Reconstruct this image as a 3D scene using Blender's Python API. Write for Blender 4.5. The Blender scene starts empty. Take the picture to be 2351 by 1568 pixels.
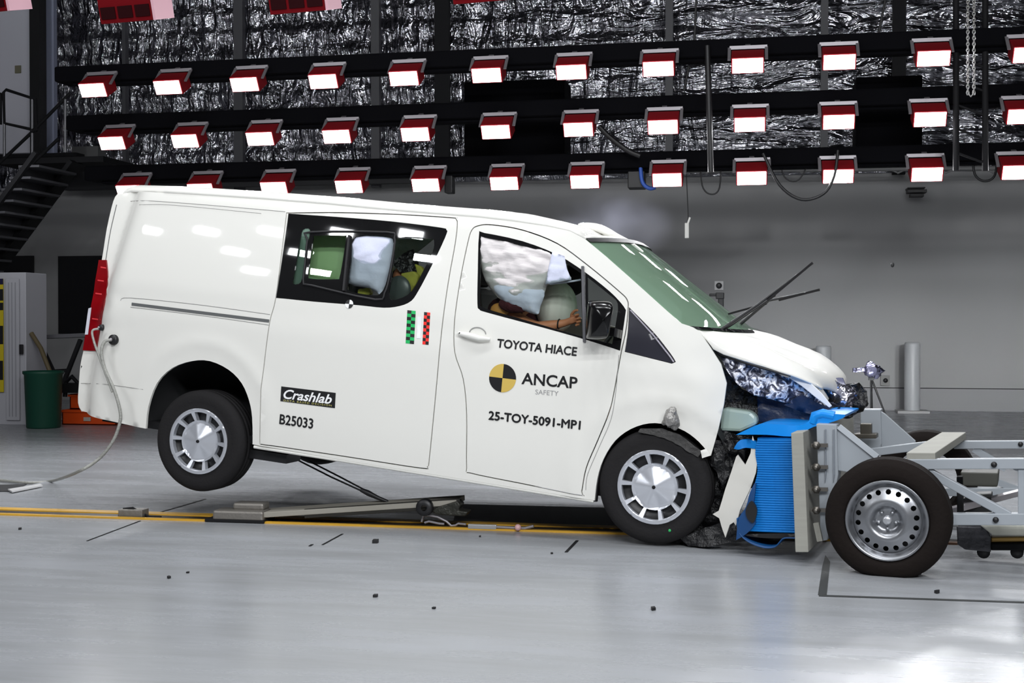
import bpy, bmesh, math, random
import numpy as np
from math import sin, cos, pi, radians, atan, sqrt, atan2
from mathutils import Vector, Matrix, geometry, noise
random.seed(7)
sc = bpy.context.scene

# ------------------------------------------------------------------ camera
F = 2900.0; CX, CY, HZ = 1175.5, 784.0, 744.0
PHI = radians(10.8); CAMH = 1.33
PIT = atan((CY - HZ) / F)
fw = Vector((-sin(PHI) * cos(PIT), cos(PHI) * cos(PIT), -sin(PIT)))
rt = Vector((cos(PHI), sin(PHI), 0)); up = rt.cross(fw)
CAM = Vector((0, 0, CAMH))
cd = bpy.data.cameras.new('camera'); cam = bpy.data.objects.new('camera', cd); sc.collection.objects.link(cam)
cd.sensor_width = 36; cd.lens = F / 2351 * 36; cd.clip_end = 200
cam.matrix_world = Matrix(((rt.x, up.x, -fw.x, 0), (rt.y, up.y, -fw.y, 0), (rt.z, up.z, -fw.z, CAMH), (0, 0, 0, 1)))
sc.camera = cam
# ------------------------------------------------------------------ colour management, world, big lights
sc.view_settings.view_transform = 'Standard'; sc.view_settings.look = 'None'
sc.view_settings.exposure = 0.32; sc.view_settings.gamma = 1
sc.cycles.max_bounces = 8; sc.cycles.transparent_max_bounces = 16; sc.cycles.volume_bounces = 1
sc.cycles.sample_clamp_indirect = 6
w = bpy.data.worlds.new('world'); sc.world = w; w.use_nodes = True
w.node_tree.nodes['Background'].inputs[0].default_value = (.75, .8, 1, 1)
w.node_tree.nodes['Background'].inputs[1].default_value = 0.02

def area(loc, target, power, sx=.45, sy=.28, col=(.95, .97, 1), spread=pi):
    l = bpy.data.lights.new('bank_or_fill_light', 'AREA'); l.shape = 'RECTANGLE'; l.size = sx; l.size_y = sy
    l.energy = power; l.color = col; l.spread = spread
    o = bpy.data.objects.new('bank_or_fill_light', l); sc.collection.objects.link(o)
    o.location = loc; d = Vector(target) - Vector(loc)
    o.rotation_euler = d.to_track_quat('-Z', 'Y').to_euler()
    return o
# the lamp bank on the photographer's side of the track, and the one hung over the impact zone
for X, Z in ((-11.6, 6.9), (-10.45, 6.86), (-9.25, 6.85), (-8.0, 6.82), (-6.82, 6.75), (-9.77, 6.14), (-8.6, 6.12), (-6.5, 6.0), (-9.3, 5.44), (-8.2, 5.46)):
    area((X, 0, Z), (-2.0, 8.2, .3), 18, .34, .2)
for Z in (4.5, 5.6):                    # unseen fill rows right of the photographer, added to even out the van side
    for i in range(6):
        area((-1.3 + i * 1.1, -.2, Z), (-3.2 + i * .4, 8.0, .3), 43, .34, .2)
for i in range(9):                      # unseen washers behind the far beams, added to brighten the back wall
    area((-9 + i * 2.0, 13.9, 3.7), (-10.4 + i * 2.3, 20.3, .4), 3.5, .5, .1, spread=radians(75))
for i in range(4):                      # unseen long-throw lights past the van's nose, added to lift the far lower wall
    area((2.6 + i * 2.1, -1.2, 3.0), (.8 + i * 2.7, 20.3, .6), 7, .3, .2, spread=radians(13))
for i in range(8):                      # unseen high-aimed lights, added so the foil lining reads brighter
    area((-9 + i * 2.4, -2.5, 7.2), (-10 + i * 3.0, 20.3, 7.6), 8, .4, .3, spread=radians(28))
for j, (Y, Z, P) in enumerate(((5.2, 7.4, 17), (8.6, 7.0, 14))):
    for i in range(7):
        area((-6.2 + i * 1.5, Y, Z), (-5.4 + i * 1.3, 8.4, 0), P, .5, .35, spread=radians(120))

# ------------------------------------------------------------------ pixel rays, frames
def ray(x, y): return fw + rt * ((x - CX) / F) + up * ((CY - y) / F)
def atY(x, y, Y):
    d = ray(x, y); return CAM + d * ((Y - CAM.y) / d.y)
def atZ(x, y, Z=0.0):
    d = ray(x, y); return CAM + d * ((Z - CAM.z) / d.z)
def frame(yaw, pitch, O):
    X = Vector((cos(yaw) * cos(pitch), sin(yaw) * cos(pitch), sin(pitch)))
    Y = Vector((-sin(yaw), cos(yaw), 0)); Z = X.cross(Y)
    return Matrix(((X.x, Y.x, Z.x, O[0]), (X.y, Y.y, Z.y, O[1]), (X.z, Y.z, Z.z, O[2]), (0, 0, 0, 1)))

# ------------------------------------------------------------------ materials
def lin(c):
    return tuple((x / 255 / 12.92) if x / 255 <= .04045 else ((x / 255 + .055) / 1.055) ** 2.4 for x in c)
MATS = {}
def mat(name, c, rough=.5, metal=0, bump=0, bscale=20, coat=0, var=0, vscale=3, spec=.5, stretch=None, emis=None, es=0):
    if name in MATS: return MATS[name]
    m = bpy.data.materials.new(name); m.use_nodes = True; nt = m.node_tree; p = nt.nodes['Principled BSDF']
    col = lin(c)
    p.inputs['Base Color'].default_value = (*col, 1); p.inputs['Roughness'].default_value = rough
    p.inputs['Metallic'].default_value = metal; p.inputs['Coat Weight'].default_value = coat
    p.inputs['Coat Roughness'].default_value = .04; p.inputs['Specular IOR Level'].default_value = spec
    if emis: p.inputs['Emission Color'].default_value = (*lin(emis), 1); p.inputs['Emission Strength'].default_value = es
    if bump or var:
        tc = nt.nodes.new('ShaderNodeTexCoord'); mp = nt.nodes.new('ShaderNodeMapping')
        nt.links.new(tc.outputs['Object'], mp.inputs['Vector'])
        if stretch: mp.inputs['Scale'].default_value = stretch
    if bump:
        n = nt.nodes.new('ShaderNodeTexNoise'); n.inputs['Scale'].default_value = bscale; n.inputs['Detail'].default_value = 4
        b = nt.nodes.new('ShaderNodeBump'); b.inputs['Strength'].default_value = bump; b.inputs['Distance'].default_value = .02
        nt.links.new(mp.outputs[0], n.inputs['Vector']); nt.links.new(n.outputs[0], b.inputs['Height']); nt.links.new(b.outputs[0], p.inputs['Normal'])
    if var:
        n = nt.nodes.new('ShaderNodeTexNoise'); n.inputs['Scale'].default_value = vscale; n.inputs['Detail'].default_value = 5
        mx = nt.nodes.new('ShaderNodeMix'); mx.data_type = 'RGBA'
        mx.inputs['A'].default_value = (*[min(1, v * (1 + var)) for v in col], 1); mx.inputs['B'].default_value = (*[v * (1 - var) for v in col], 1)
        nt.links.new(mp.outputs[0], n.inputs['Vector']); nt.links.new(n.outputs[0], mx.inputs['Factor']); nt.links.new(mx.outputs['Result'], p.inputs['Base Color'])
    MATS[name] = m; return m
def glassmat(name, tint, refl=1.5, rough=0.0):
    if name in MATS: return MATS[name]
    m = bpy.data.materials.new(name); m.use_nodes = True; nt = m.node_tree; nt.nodes.clear()
    out = nt.nodes.new('ShaderNodeOutputMaterial'); mix = nt.nodes.new('ShaderNodeMixShader')
    fr = nt.nodes.new('ShaderNodeFresnel'); fr.inputs[0].default_value = refl
    t = nt.nodes.new('ShaderNodeBsdfTransparent'); t.inputs[0].default_value = (*tint, 1)
    g = nt.nodes.new('ShaderNodeBsdfGlossy'); g.inputs['Roughness'].default_value = rough
    nt.links.new(fr.outputs[0], mix.inputs[0]); nt.links.new(t.outputs[0], mix.inputs[1]); nt.links.new(g.outputs[0], mix.inputs[2])
    nt.links.new(mix.outputs[0], out.inputs[0]); MATS[name] = m; return m

M_paint = mat('van_white_paint', (226, 225, 219), .6, coat=.4, spec=.2)
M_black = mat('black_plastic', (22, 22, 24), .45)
M_blackgl = mat('black_glazing_border', (24, 24, 25), .025, spec=.4)
M_qgl = mat('quarter_glass_dark', (44, 44, 52), .25)
M_rub = mat('rubber', (32, 31, 32), .8, spec=.2, bump=.15, bscale=60)
M_rub2 = mat('trolley_rubber', (25, 20, 18), .85, spec=.15, bump=.2, bscale=40, var=.3)
M_silver = mat('silver_wheel_trim', (205, 208, 215), .3, metal=.55)
M_steelrim = mat('steel_rim', (150, 152, 156), .34, metal=.92)
M_trol = mat('trolley_grey_paint', (152, 158, 164), .42, var=.06, vscale=2)
M_board = mat('board_edge', (150, 149, 141), .75, var=.12, vscale=6, stretch=(1, 1, 12))
M_blue = mat('barrier_blue_aluminium', (0, 112, 190), .45, metal=.1, spec=.3)
M_bluetop = mat('barrier_blue_cladding', (0, 135, 225), .35, metal=.1)
M_dsteel = mat('dark_steel', (30, 30, 32), .7, metal=.2, spec=.2)
M_dark = mat('dark_interior', (24, 25, 27), .8)
M_bin = mat('dark_trim', (52, 54, 54), .7)
M_foil = None
M_lamp = mat('lamp_face', (255, 255, 255), .5, emis=(250, 250, 255), es=15)
M_red2 = mat('overhead_lamp_red', (100, 5, 14), .7, spec=.1)
M_red = mat('lamp_red_housing', (122, 10, 20), .6, spec=.25)
M_grille = mat('lamp_vent_dark_red', (34, 2, 5), .8, spec=.1)
M_brk = mat('lamp_bracket_grey', (150, 146, 150), .4, metal=.5)
M_bag = mat('airbag_fabric', (212, 216, 236), .85, bump=.4, bscale=12)
M_bag2 = mat('airbag_fabric_cream', (212, 207, 207), .85, bump=.5, bscale=10, stretch=(.6, 1, 2.2))
M_skin = mat('dummy_skin', (196, 128, 92), .55)
M_chrome = mat('crumpled_chrome', (190, 190, 205), .14, metal=.95, bump=.5, bscale=16)
M_lens0 = mat('broken_lamp_lens', (90, 92, 130), .12, metal=.75, bump=.8, bscale=22, var=.8, vscale=16)
M_lens = bpy.data.materials.new('broken_lamp_chrome'); M_lens.use_nodes = True
_nt = M_lens.node_tree; _p = _nt.nodes['Principled BSDF']; _p.inputs['Roughness'].default_value = .3; _p.inputs['Metallic'].default_value = .35
_tc = _nt.nodes.new('ShaderNodeTexCoord'); _n = _nt.nodes.new('ShaderNodeTexNoise'); _n.inputs['Scale'].default_value = 24; _n.inputs['Detail'].default_value = 7; _n.inputs['Distortion'].default_value = 1.2
_r = _nt.nodes.new('ShaderNodeValToRGB'); _r.color_ramp.interpolation = 'LINEAR'
_r.color_ramp.elements[0].position = .37; _r.color_ramp.elements[0].color = (*lin((24, 26, 40)), 1); _r.color_ramp.elements[1].position = .58; _r.color_ramp.elements[1].color = (.95, .95, 1, 1)
_k = _r.color_ramp.elements.new(.49); _k.color = (*lin((92, 94, 112)), 1)
_nt.links.new(_tc.outputs['Object'], _n.inputs['Vector']); _nt.links.new(_n.outputs[0], _r.inputs[0]); _nt.links.new(_r.outputs[0], _p.inputs['Base Color'])
_b = _nt.nodes.new('ShaderNodeBump'); _b.inputs['Strength'].default_value = .7; _b.inputs['Distance'].default_value = .02; _nt.links.new(_n.outputs[0], _b.inputs['Height']); _nt.links.new(_b.outputs[0], _p.inputs['Normal'])
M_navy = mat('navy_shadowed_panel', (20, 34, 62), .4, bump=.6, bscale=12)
M_engine = mat('engine_bay_black', (20, 20, 22), .4, bump=1.0, bscale=30, var=.6, vscale=20)
M_letter = mat('lettering_black', (24, 24, 26), .4)
M_glass = glassmat('window_glass', (.93, .96, .94), 1.5)
M_ws = glassmat('windscreen_glass', (.62, .82, .68), 1.45)
_nt = M_ws.node_tree; _mx = _nt.nodes.new('ShaderNodeMixShader'); _mx.inputs[0].default_value = .55
_d = _nt.nodes.new('ShaderNodeBsdfTranslucent'); _d.inputs[0].default_value = (.62, .95, .68, 1); _e = _nt.nodes.new('ShaderNodeBsdfDiffuse'); _e.inputs[0].default_value = (.5, .78, .55, 1)  # green diffuse share stands in for the milky reflection on the glass
_m2 = _nt.nodes.new('ShaderNodeMixShader'); _nt.links.new(_d.outputs[0], _m2.inputs[1]); _nt.links.new(_e.outputs[0], _m2.inputs[2])
_t = [n for n in _nt.nodes if n.type == 'BSDF_TRANSPARENT'][0]; _fm = [l.to_node for l in _nt.links if l.from_node == _t][0]
_nt.links.new(_t.outputs[0], _mx.inputs[1]); _nt.links.new(_m2.outputs[0], _mx.inputs[2]); _nt.links.new(_mx.outputs[0], _fm.inputs[1])

# ------------------------------------------------------------------ mesh helpers
class MB:
    def __init__(s): s.v = []; s.f = []; s.sm = []
    def add(s, vs, fs, smooth=False):
        o = len(s.v); s.v += [Vector(v) for v in vs]; s.f += [tuple(i + o for i in f) for f in fs]; s.sm += [smooth] * len(fs) if isinstance(smooth, bool) else smooth
    def box(s, c, sz, M=None):
        vs = [Vector((c[0] + a * sz[0] / 2, c[1] + b * sz[1] / 2, c[2] + d * sz[2] / 2)) for a in (-1, 1) for b in (-1, 1) for d in (-1, 1)]
        if M: vs = [M @ v for v in vs]
        s.add(vs, [(0, 1, 3, 2), (4, 6, 7, 5), (0, 4, 5, 1), (2, 3, 7, 6), (0, 2, 6, 4), (1, 5, 7, 3)])
        return s
    def bar(s, p0, p1, wd, ht, upv=(0, 0, 1)):
        p0 = Vector(p0); p1 = Vector(p1); d = (p1 - p0).normalized(); r = d.cross(Vector(upv)).normalized(); u = r.cross(d)
        vs = [p + r * (a * wd / 2) + u * (b * ht / 2) for p in (p0, p1) for a, b in ((-1, -1), (1, -1), (1, 1), (-1, 1))]
        s.add(vs, [(0, 1, 2, 3), (7, 6, 5, 4), (0, 4, 5, 1), (1, 5, 6, 2), (2, 6, 7, 3), (3, 7, 4, 0)]); return s
    def prism(s, poly, vec):
        n = len(poly); vec = Vector(vec); vs = [Vector(p) for p in poly] + [Vector(p) + vec for p in poly]
        s.add(vs, [tuple(range(n)), tuple(range(2 * n - 1, n - 1, -1))] + [(i, i + n, (i + 1) % n + n, (i + 1) % n) for i in range(n)]); return s
    def tube(s, pts, r, n=8, cap=True):
        pts = [Vector(p) for p in pts]; vs = []; u = None
        rs = r if isinstance(r, (list, tuple)) else [r] * len(pts)
        for i, p in enumerate(pts):
            d = (pts[min(i + 1, len(pts) - 1)] - pts[max(i - 1, 0)]).normalized()
            if u is None: u = d.orthogonal().normalized()
            u = (u - d * u.dot(d)).normalized(); q = d.cross(u)
            vs += [p + (u * cos(2 * pi * k / n) + q * sin(2 * pi * k / n)) * rs[i] for k in range(n)]
        fs = [(i * n + k, i * n + (k + 1) % n, (i + 1) * n + (k + 1) % n, (i + 1) * n + k) for i in range(len(pts) - 1) for k in range(n)]
        sm = [True] * len(fs)
        if cap: fs += [tuple(range(n - 1, -1, -1)), tuple((len(pts) - 1) * n + k for k in range(n))]; sm += [False, False]
        s.add(vs, fs, sm); return s
    def lathe(s, prof, M, n=48, a0=0, a1=2 * pi):
        # prof: (radius, axial) ; axis = local Y of M
        full = abs(a1 - a0 - 2 * pi) < 1e-6; m = n if full else n + 1; vs = []
        for k in range(m):
            a = a0 + (a1 - a0) * k / n
            vs += [M @ Vector((r * cos(a), y, r * sin(a))) for r, y in prof]
        L = len(prof)
        fs = [(k * L + i, ((k + 1) % m) * L + i, ((k + 1) % m) * L + i + 1, k * L + i + 1) for k in range(n) for i in range(L - 1)]
        s.add(vs, fs, True); return s
    def sphere(s, c, r, M=None, n=16, sq=(1, 1, 1)):
        vs = []; fs = []; c = Vector(c)
        for i in range(n // 2 + 1):
            t = pi * i / (n // 2)
            for k in range(n):
                a = 2 * pi * k / n; vs.append(c + Vector((r * sin(t) * cos(a) * sq[0], r * sin(t) * sin(a) * sq[1], r * cos(t) * sq[2])))
        for i in range(n // 2):
            for k in range(n): fs.append((i * n + k, (i + 1) * n + k, (i + 1) * n + (k + 1) % n, i * n + (k + 1) % n))
        if M: vs = [M @ v for v in vs]
        s.add(vs, fs, True); return s
    def grid(s, rows, smooth=True):
        L = len(rows[0]); vs = [p for r in rows for p in r]
        s.add(vs, [(i * L + k, i * L + k + 1, (i + 1) * L + k + 1, (i + 1) * L + k) for i in range(len(rows) - 1) for k in range(L - 1)], smooth); return s
    def build(s, name, m, parent=None, bevel=0, world=False, solid=0):
        inv = None
        if parent is not None and world: inv = parent.matrix_world.inverted()
        org = Vector((0, 0, 0))
        vs = s.v
        if inv: vs = [inv @ v for v in vs]
        if parent is None:
            lo = [min(v[i] for v in vs) for i in range(3)]; hi = [max(v[i] for v in vs) for i in range(3)]
            org = Vector(((lo[0] + hi[0]) / 2, (lo[1] + hi[1]) / 2, lo[2])); vs = [v - org for v in vs]
        me = bpy.data.meshes.new(name); me.from_pydata([tuple(v) for v in vs], [], s.f)
        me.polygons.foreach_set('use_smooth', s.sm); me.update()
        bm = bmesh.new(); bm.from_mesh(me); bmesh.ops.recalc_face_normals(bm, faces=bm.faces)
        for e in bm.edges:
            if len(e.link_faces) == 2 and (e.link_faces[0].smooth != e.link_faces[1].smooth): e.smooth = False
        bm.to_mesh(me); bm.free()
        if isinstance(m, (list, tuple)):
            for q in m: me.materials.append(q)
        else: me.materials.append(m)
        o = bpy.data.objects.new(name, me); sc.collection.objects.link(o); o.location = org
        if parent is not None: o.parent = parent; o.matrix_world = parent.matrix_world.copy()
        if bevel:
            b = o.modifiers.new('bevel', 'BEVEL'); b.width = bevel; b.segments = 2; b.limit_method = 'ANGLE'
        if solid:
            b = o.modifiers.new('solid', 'SOLIDIFY'); b.thickness = solid; b.offset = 0
        return o
def tag(o, label, cat, group=None, kind=None):
    o['label'] = label; o['category'] = cat
    if group: o['group'] = group
    if kind: o['kind'] = kind
    return o
def thing(name, label, cat, loc=(0, 0, 0), M=None, group=None):
    o = bpy.data.objects.new(name, None); sc.collection.objects.link(o); o.empty_display_size = .1
    o.matrix_world = M if M is not None else Matrix.Translation(Vector(loc))
    return tag(o, label, cat, group)
def struct(o):
    o['kind'] = 'structure'; return o
def pl(o, label): o['label'] = label; return o

def dense(pts, step, closed=True):
    out = []; n = len(pts)
    for i in range(n if closed else n - 1):
        a = np.array(pts[i][:2], float); b = np.array(pts[(i + 1) % n][:2], float)
        k = max(1, int(np.ceil(np.linalg.norm(b - a) / step)))
        out += [tuple(a + (b - a) * j / k) for j in range(k)]
    if not closed: out.append(tuple(pts[-1][:2]))
    return out
def inside(P, poly):
    x, y = P[:, 0], P[:, 1]; q = np.array(poly); c = np.zeros(len(P), bool); n = len(q)
    for i in range(n):
        x1, y1 = q[i]; x2, y2 = q[(i + 1) % n]
        if y1 == y2: continue
        c ^= ((y1 > y) != (y2 > y)) & (x < (x2 - x1) * (y - y1) / (y2 - y1) + x1)
    return c
def distb(P, polys):
    d = np.full(len(P), 1e9)
    for q in polys:
        q = np.array(q); n = len(q)
        for i in range(n):
            a = q[i]; b = q[(i + 1) % n]; ab = b - a; L = ab @ ab + 1e-12
            t = np.clip(((P - a) @ ab) / L, 0, 1); d = np.minimum(d, np.linalg.norm(P - a - t[:, None] * ab, axis=1))
    return d
def tri2d(outer, holes=(), step=.05):
    """triangulate a polygon with holes, with interior points; returns verts2d, tris"""
    polys = [dense(outer, step)] + [dense(h, step) for h in holes]
    q = np.array(polys[0]); lo = q.min(0); hi = q.max(0)
    xs = np.arange(lo[0], hi[0], step); ys = np.arange(lo[1], hi[1], step * .87)
    P = np.array([(x + (step / 2 if j % 2 else 0), y) for j, y in enumerate(ys) for x in xs])
    if len(P):
        k = inside(P, polys[0])
        for h in polys[1:]: k &= ~inside(P, h)
        P = P[k]
        if len(P): P = P[distb(P, polys) > step * .45]
    vs = []; es = []
    for pg in polys:
        o = len(vs); n = len(pg); vs += [Vector(p) for p in pg]; es += [(o + i, o + (i + 1) % n) for i in range(n)]
    vs += [Vector(p) for p in P]
    v2, e2, f2, *_ = geometry.delaunay_2d_cdt(vs, es, [], 0, 1e-6)
    v2 = np.array([tuple(v) for v in v2]); c = np.array([v2[list(f)].mean(0) for f in f2])
    k = inside(c, polys[0])
    for h in polys[1:]: k &= ~inside(c, h)
    return v2, [tuple(f) for f, kk in zip(f2, k) if kk]
def sheet(mb, v2, tris, fn, th=None, fn2=None):
    """map 2d verts by fn(u,v)->3d ; close with thickness through fn2"""
    A = [fn(u, v) for u, v in v2]; mb_n = len(A)
    if fn2 is None:
        mb.add(A, tris, True); return
    B = [fn2(u, v) for u, v in v2]
    cnt = {}
    for f in tris:
        for i in range(3):
            a, b = f[i], f[(i + 1) % 3]; cnt[(a, b)] = cnt.get((a, b), 0) + 1
    rim = [(a, b) for (a, b) in cnt if (b, a) not in cnt]
    fs = list(tris) + [tuple(reversed([i + mb_n for i in f])) for f in tris] + [(b, a, a + mb_n, b + mb_n) for a, b in rim]
    mb.add(A + B, fs, [True] * (2 * len(tris)) + [False] * len(rim))
def catmull(pts, per=6, closed=False):
    P = [np.array(p[:2], float) for p in pts]; n = len(P); out = []
    for i in range(n if closed else n - 1):
        p1, p2 = P[i], P[(i + 1) % n]; p0 = P[i - 1] if (closed or i) else p1; p3 = P[(i + 2) % n] if (closed or i + 2 < n) else p2
        if len(pts[i]) > 2: p0 = p1
        if len(pts[(i + 1) % n]) > 2: p3 = p2
        for k in range(per):
            t = k / per; out.append(tuple(.5 * ((2 * p1) + (-p0 + p2) * t + (2 * p0 - 5 * p1 + 4 * p2 - p3) * t * t + (-p0 + 3 * p1 - 3 * p2 + p3) * t ** 3)))
    if not closed: out.append(tuple(P[-1]))
    return out
def shrink(poly, d):
    q = np.array(poly); n = len(q); A = .5 * sum(q[i][0] * q[(i + 1) % n][1] - q[(i + 1) % n][0] * q[i][1] for i in range(n)); s = 1 if A > 0 else -1
    out = []
    for i in range(n):
        a = q[i] - q[i - 1]; b = q[(i + 1) % n] - q[i]; na = np.array((-a[1], a[0])); nb = np.array((-b[1], b[0]))
        na /= np.linalg.norm(na) + 1e-9; nb /= np.linalg.norm(nb) + 1e-9; m = na + nb; m /= max(np.linalg.norm(m), .3)
        out.append(tuple(q[i] + s * d * m))
    return out
def fbm(p, sc_, o=3): return noise.fractal(Vector(p) * sc_, 1.0, 2.0, o)
def text_mesh(body, off=0, shear=0, spacing=1.0):
    c = bpy.data.curves.new('t', 'FONT'); c.body = body; c.size = 1; c.offset = off; c.shear = shear; c.space_character = spacing; c.resolution_u = 4
    o = bpy.data.objects.new('t', c); sc.collection.objects.link(o); bpy.context.view_layer.update()
    me = bpy.data.meshes.new_from_object(o.evaluated_get(bpy.context.evaluated_depsgraph_get()))
    v = [tuple(x.co[:2]) for x in me.vertices]; f = [tuple(p.vertices) for p in me.polygons]
    bpy.data.objects.remove(o); bpy.data.curves.remove(c); bpy.data.meshes.remove(me)
    q = np.array(v); lo = q.min(0); hi = q.max(0); return (q - lo), f, hi - lo

# ================================================================== THE HALL
def floor_mat():
    m = bpy.data.materials.new('painted_concrete_floor'); m.use_nodes = True; nt = m.node_tree; p = nt.nodes['Principled BSDF']; L = nt.links.new; p.inputs['Specular IOR Level'].default_value = .38
    tc = nt.nodes.new('ShaderNodeTexCoord'); mp = nt.nodes.new('ShaderNodeMapping'); mp.inputs['Scale'].default_value = (.35, 2.2, 1)
    L(tc.outputs['Object'], mp.inputs['Vector'])
    n = nt.nodes.new('ShaderNodeTexNoise'); n.inputs['Scale'].default_value = 2.2; n.inputs['Detail'].default_value = 8; n.inputs['Roughness'].default_value = .65
    L(mp.outputs[0], n.inputs['Vector'])
    cr = nt.nodes.new('ShaderNodeValToRGB'); cr.color_ramp.elements[0].position = .3; cr.color_ramp.elements[1].position = .72
    cr.color_ramp.elements[0].color = (*lin((146, 148, 150)), 1); cr.color_ramp.elements[1].color = (*lin((162, 165, 170)), 1)
    L(n.outputs[0], cr.inputs[0]); L(cr.outputs[0], p.inputs['Base Color'])
    mr = nt.nodes.new('ShaderNodeMapRange'); mr.inputs['To Min'].default_value = .18; mr.inputs['To Max'].default_value = .36
    L(n.outputs[0], mr.inputs[0]); L(mr.outputs[0], p.inputs['Roughness'])
    n2 = nt.nodes.new('ShaderNodeTexNoise'); n2.inputs['Scale'].default_value = 9; n2.inputs['Detail'].default_value = 3; L(mp.outputs[0], n2.inputs['Vector'])
    b = nt.nodes.new('ShaderNodeBump'); b.inputs['Strength'].default_value = .025; b.inputs['Distance'].default_value = .01
    L(n2.outputs[0], b.inputs['Height']); L(b.outputs[0], p.inputs['Normal'])
    return m
def foil_mat():
    m = bpy.data.materials.new('foil_insulation'); m.use_nodes = True; nt = m.node_tree; p = nt.nodes['Principled BSDF']; L = nt.links.new
    p.inputs['Metallic'].default_value = 1; p.inputs['Roughness'].default_value = .15; p.inputs['Base Color'].default_value = (.52, .52, .56, 1)
    tc = nt.nodes.new('ShaderNodeTexCoord')
    def nz(scl, det, st):
        mp = nt.nodes.new('ShaderNodeMapping'); mp.inputs['Scale'].default_value = st; L(tc.outputs['Object'], mp.inputs['Vector'])
        n = nt.nodes.new('ShaderNodeTexNoise'); n.inputs['Scale'].default_value = scl; n.inputs['Detail'].default_value = det; n.inputs['Distortion'].default_value = .8; L(mp.outputs[0], n.inputs['Vector']); return n
    v1 = nz(1.9, 4, (2.4, 1, .45)); h1 = nz(1.7, 4, (.6, 1, 2.4)); c = nz(9, 4, (1, 1, 1.4))
    sx = nt.nodes.new('ShaderNodeSeparateXYZ'); L(tc.outputs['Object'], sx.inputs[0])
    mr = nt.nodes.new('ShaderNodeMapRange'); mr.inputs['From Min'].default_value = -1.5; mr.inputs['From Max'].default_value = 3.5; L(sx.outputs[0], mr.inputs[0])
    mx = nt.nodes.new('ShaderNodeMix'); mx.data_type = 'FLOAT'; L(mr.outputs[0], mx.inputs['Factor']); L(v1.outputs[0], mx.inputs['A']); L(h1.outputs[0], mx.inputs['B'])
    b = nt.nodes.new('ShaderNodeBump'); b.inputs['Strength'].default_value = 1; b.inputs['Distance'].default_value = .30; L(mx.outputs['Result'], b.inputs['Height'])
    b2 = nt.nodes.new('ShaderNodeBump'); b2.inputs['Strength'].default_value = .4; b2.inputs['Distance'].default_value = .04; L(c.outputs[0], b2.inputs['Height'])
    L(b.outputs[0], b2.inputs['Normal']); L(b2.outputs[0], p.inputs['Normal'])
    return m
YW = 20.3
M_wall = mat('painted_panel_wall', (150, 150, 150), .55, var=.05, vscale=.6, stretch=(1, 1, .3))
M_wallL = mat('grey_wall_sheet', (118, 118, 126), .6, var=.08, vscale=1)
fl = MB(); fl.box((0, 8, -.1), (44, 40, .2)); fl = struct(fl.build('floor', floor_mat()))
ZF = 3.67
struct(MB().box((0, YW + .1, ZF / 2), (44, .2, ZF)).build('wall_back', M_wall))
# foil-lined upper wall: bulging between its battens, built as a real relief
fb = MB(); rows = []; nx, nz = 330, 70
for j in range(nz + 1):
    z = ZF + (10.5 - ZF) * j / nz; r = []
    for i in range(nx + 1):
        x = -16 + 26 * i / nx
        bay = abs(sin(pi * (z - ZF) / .34)) ** .7 * .07 + abs(sin(pi * (x + 16) / 1.45)) ** .5 * .04
        r.append(Vector((x, YW - .02 - bay - .05 * fbm((x * 1.3, 0, z * 1.0), 2.2), z)))
    rows.append(r)
fb.grid(rows); struct(fb.build('wall_back_upper', foil_mat()))
struct(MB().box((-15, 8, 5.5), (.2, 40, 11)).build('wall_left', M_wallL))
struct(MB().box((15, 8, 5.5), (.2, 40, 11)).build('wall_right', M_wallL))
struct(MB().box((0, -10, 5.5), (44, .2, 11)).build('wall_front', M_wallL))
struct(MB().box((0, 8, 10.6), (44, 40, .2)).build('ceiling', mat('dark_ceiling', (40, 40, 44), .8)))
struct(MB().box((3, YW - .03, .17), (17, .06, .34)).build('baseboard_back', mat('skirting_grey', (140, 140, 142), .5)))
struct(MB().box((3, YW - .065, .345), (17, .01, .012)).build('trim_1', M_dsteel))
# dark steel columns and battens against the foil
def wallbox(name, x0, y0, x1, y1, Y, th, m, label=None, cat=None, group=None, bevel=0):
    a = atY(x0, y1, Y); b = atY(x1, y0, Y)
    o = MB().box(((a.x + b.x) / 2, Y + th / 2, (a.z + b.z) / 2), (abs(b.x - a.x), th, abs(b.z - a.z))).build(name, m, bevel=bevel)
    if label: tag(o, label, cat, group)
    return o
for n_, (x0, x1, y0, y1, m) in enumerate(((998, 1030, -60, 400, M_dsteel), (2049, 2081, -60, 400, M_dsteel), (1884, 1902, -60, 400, mat('grey_batten', (70, 70, 74), .5)), (852, 870, -60, 430, MATS['grey_batten']), (281, 287, -60, 437, MATS['grey_batten']), (537, 556, -60, 437, MATS['grey_batten']), (1527, 1545, -60, 415, MATS['grey_batten']))):
    struct(wallbox('trim_%d' % (n_ + 2), x0, y0, x1, y1, 19.95, .12, m))
struct(wallbox('trim_9', 120, 372, 1060, 437, 20.0, .1, M_dsteel)) if False else None
# left end: pale wall sheet, black steel column, blue-grey column
struct(wallbox('wall_side', -700, -150, 70, 372, 18.6, .1, mat('pale_side_sheet', (205, 205, 214), .6, var=.05, vscale=1)))
struct(wallbox('trim_10', 69, -150, 89, 372, 18.3, .2, mat('black_column', (10, 10, 12), .5)))
struct(wallbox('trim_11', 89, -150, 122, 372, 18.7, .1, mat('blue_grey_column', (150, 156, 178), .5)))
struct(wallbox('trim_12', -700, 358, 175, 374, 18.0, .25, M_dsteel))
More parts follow.
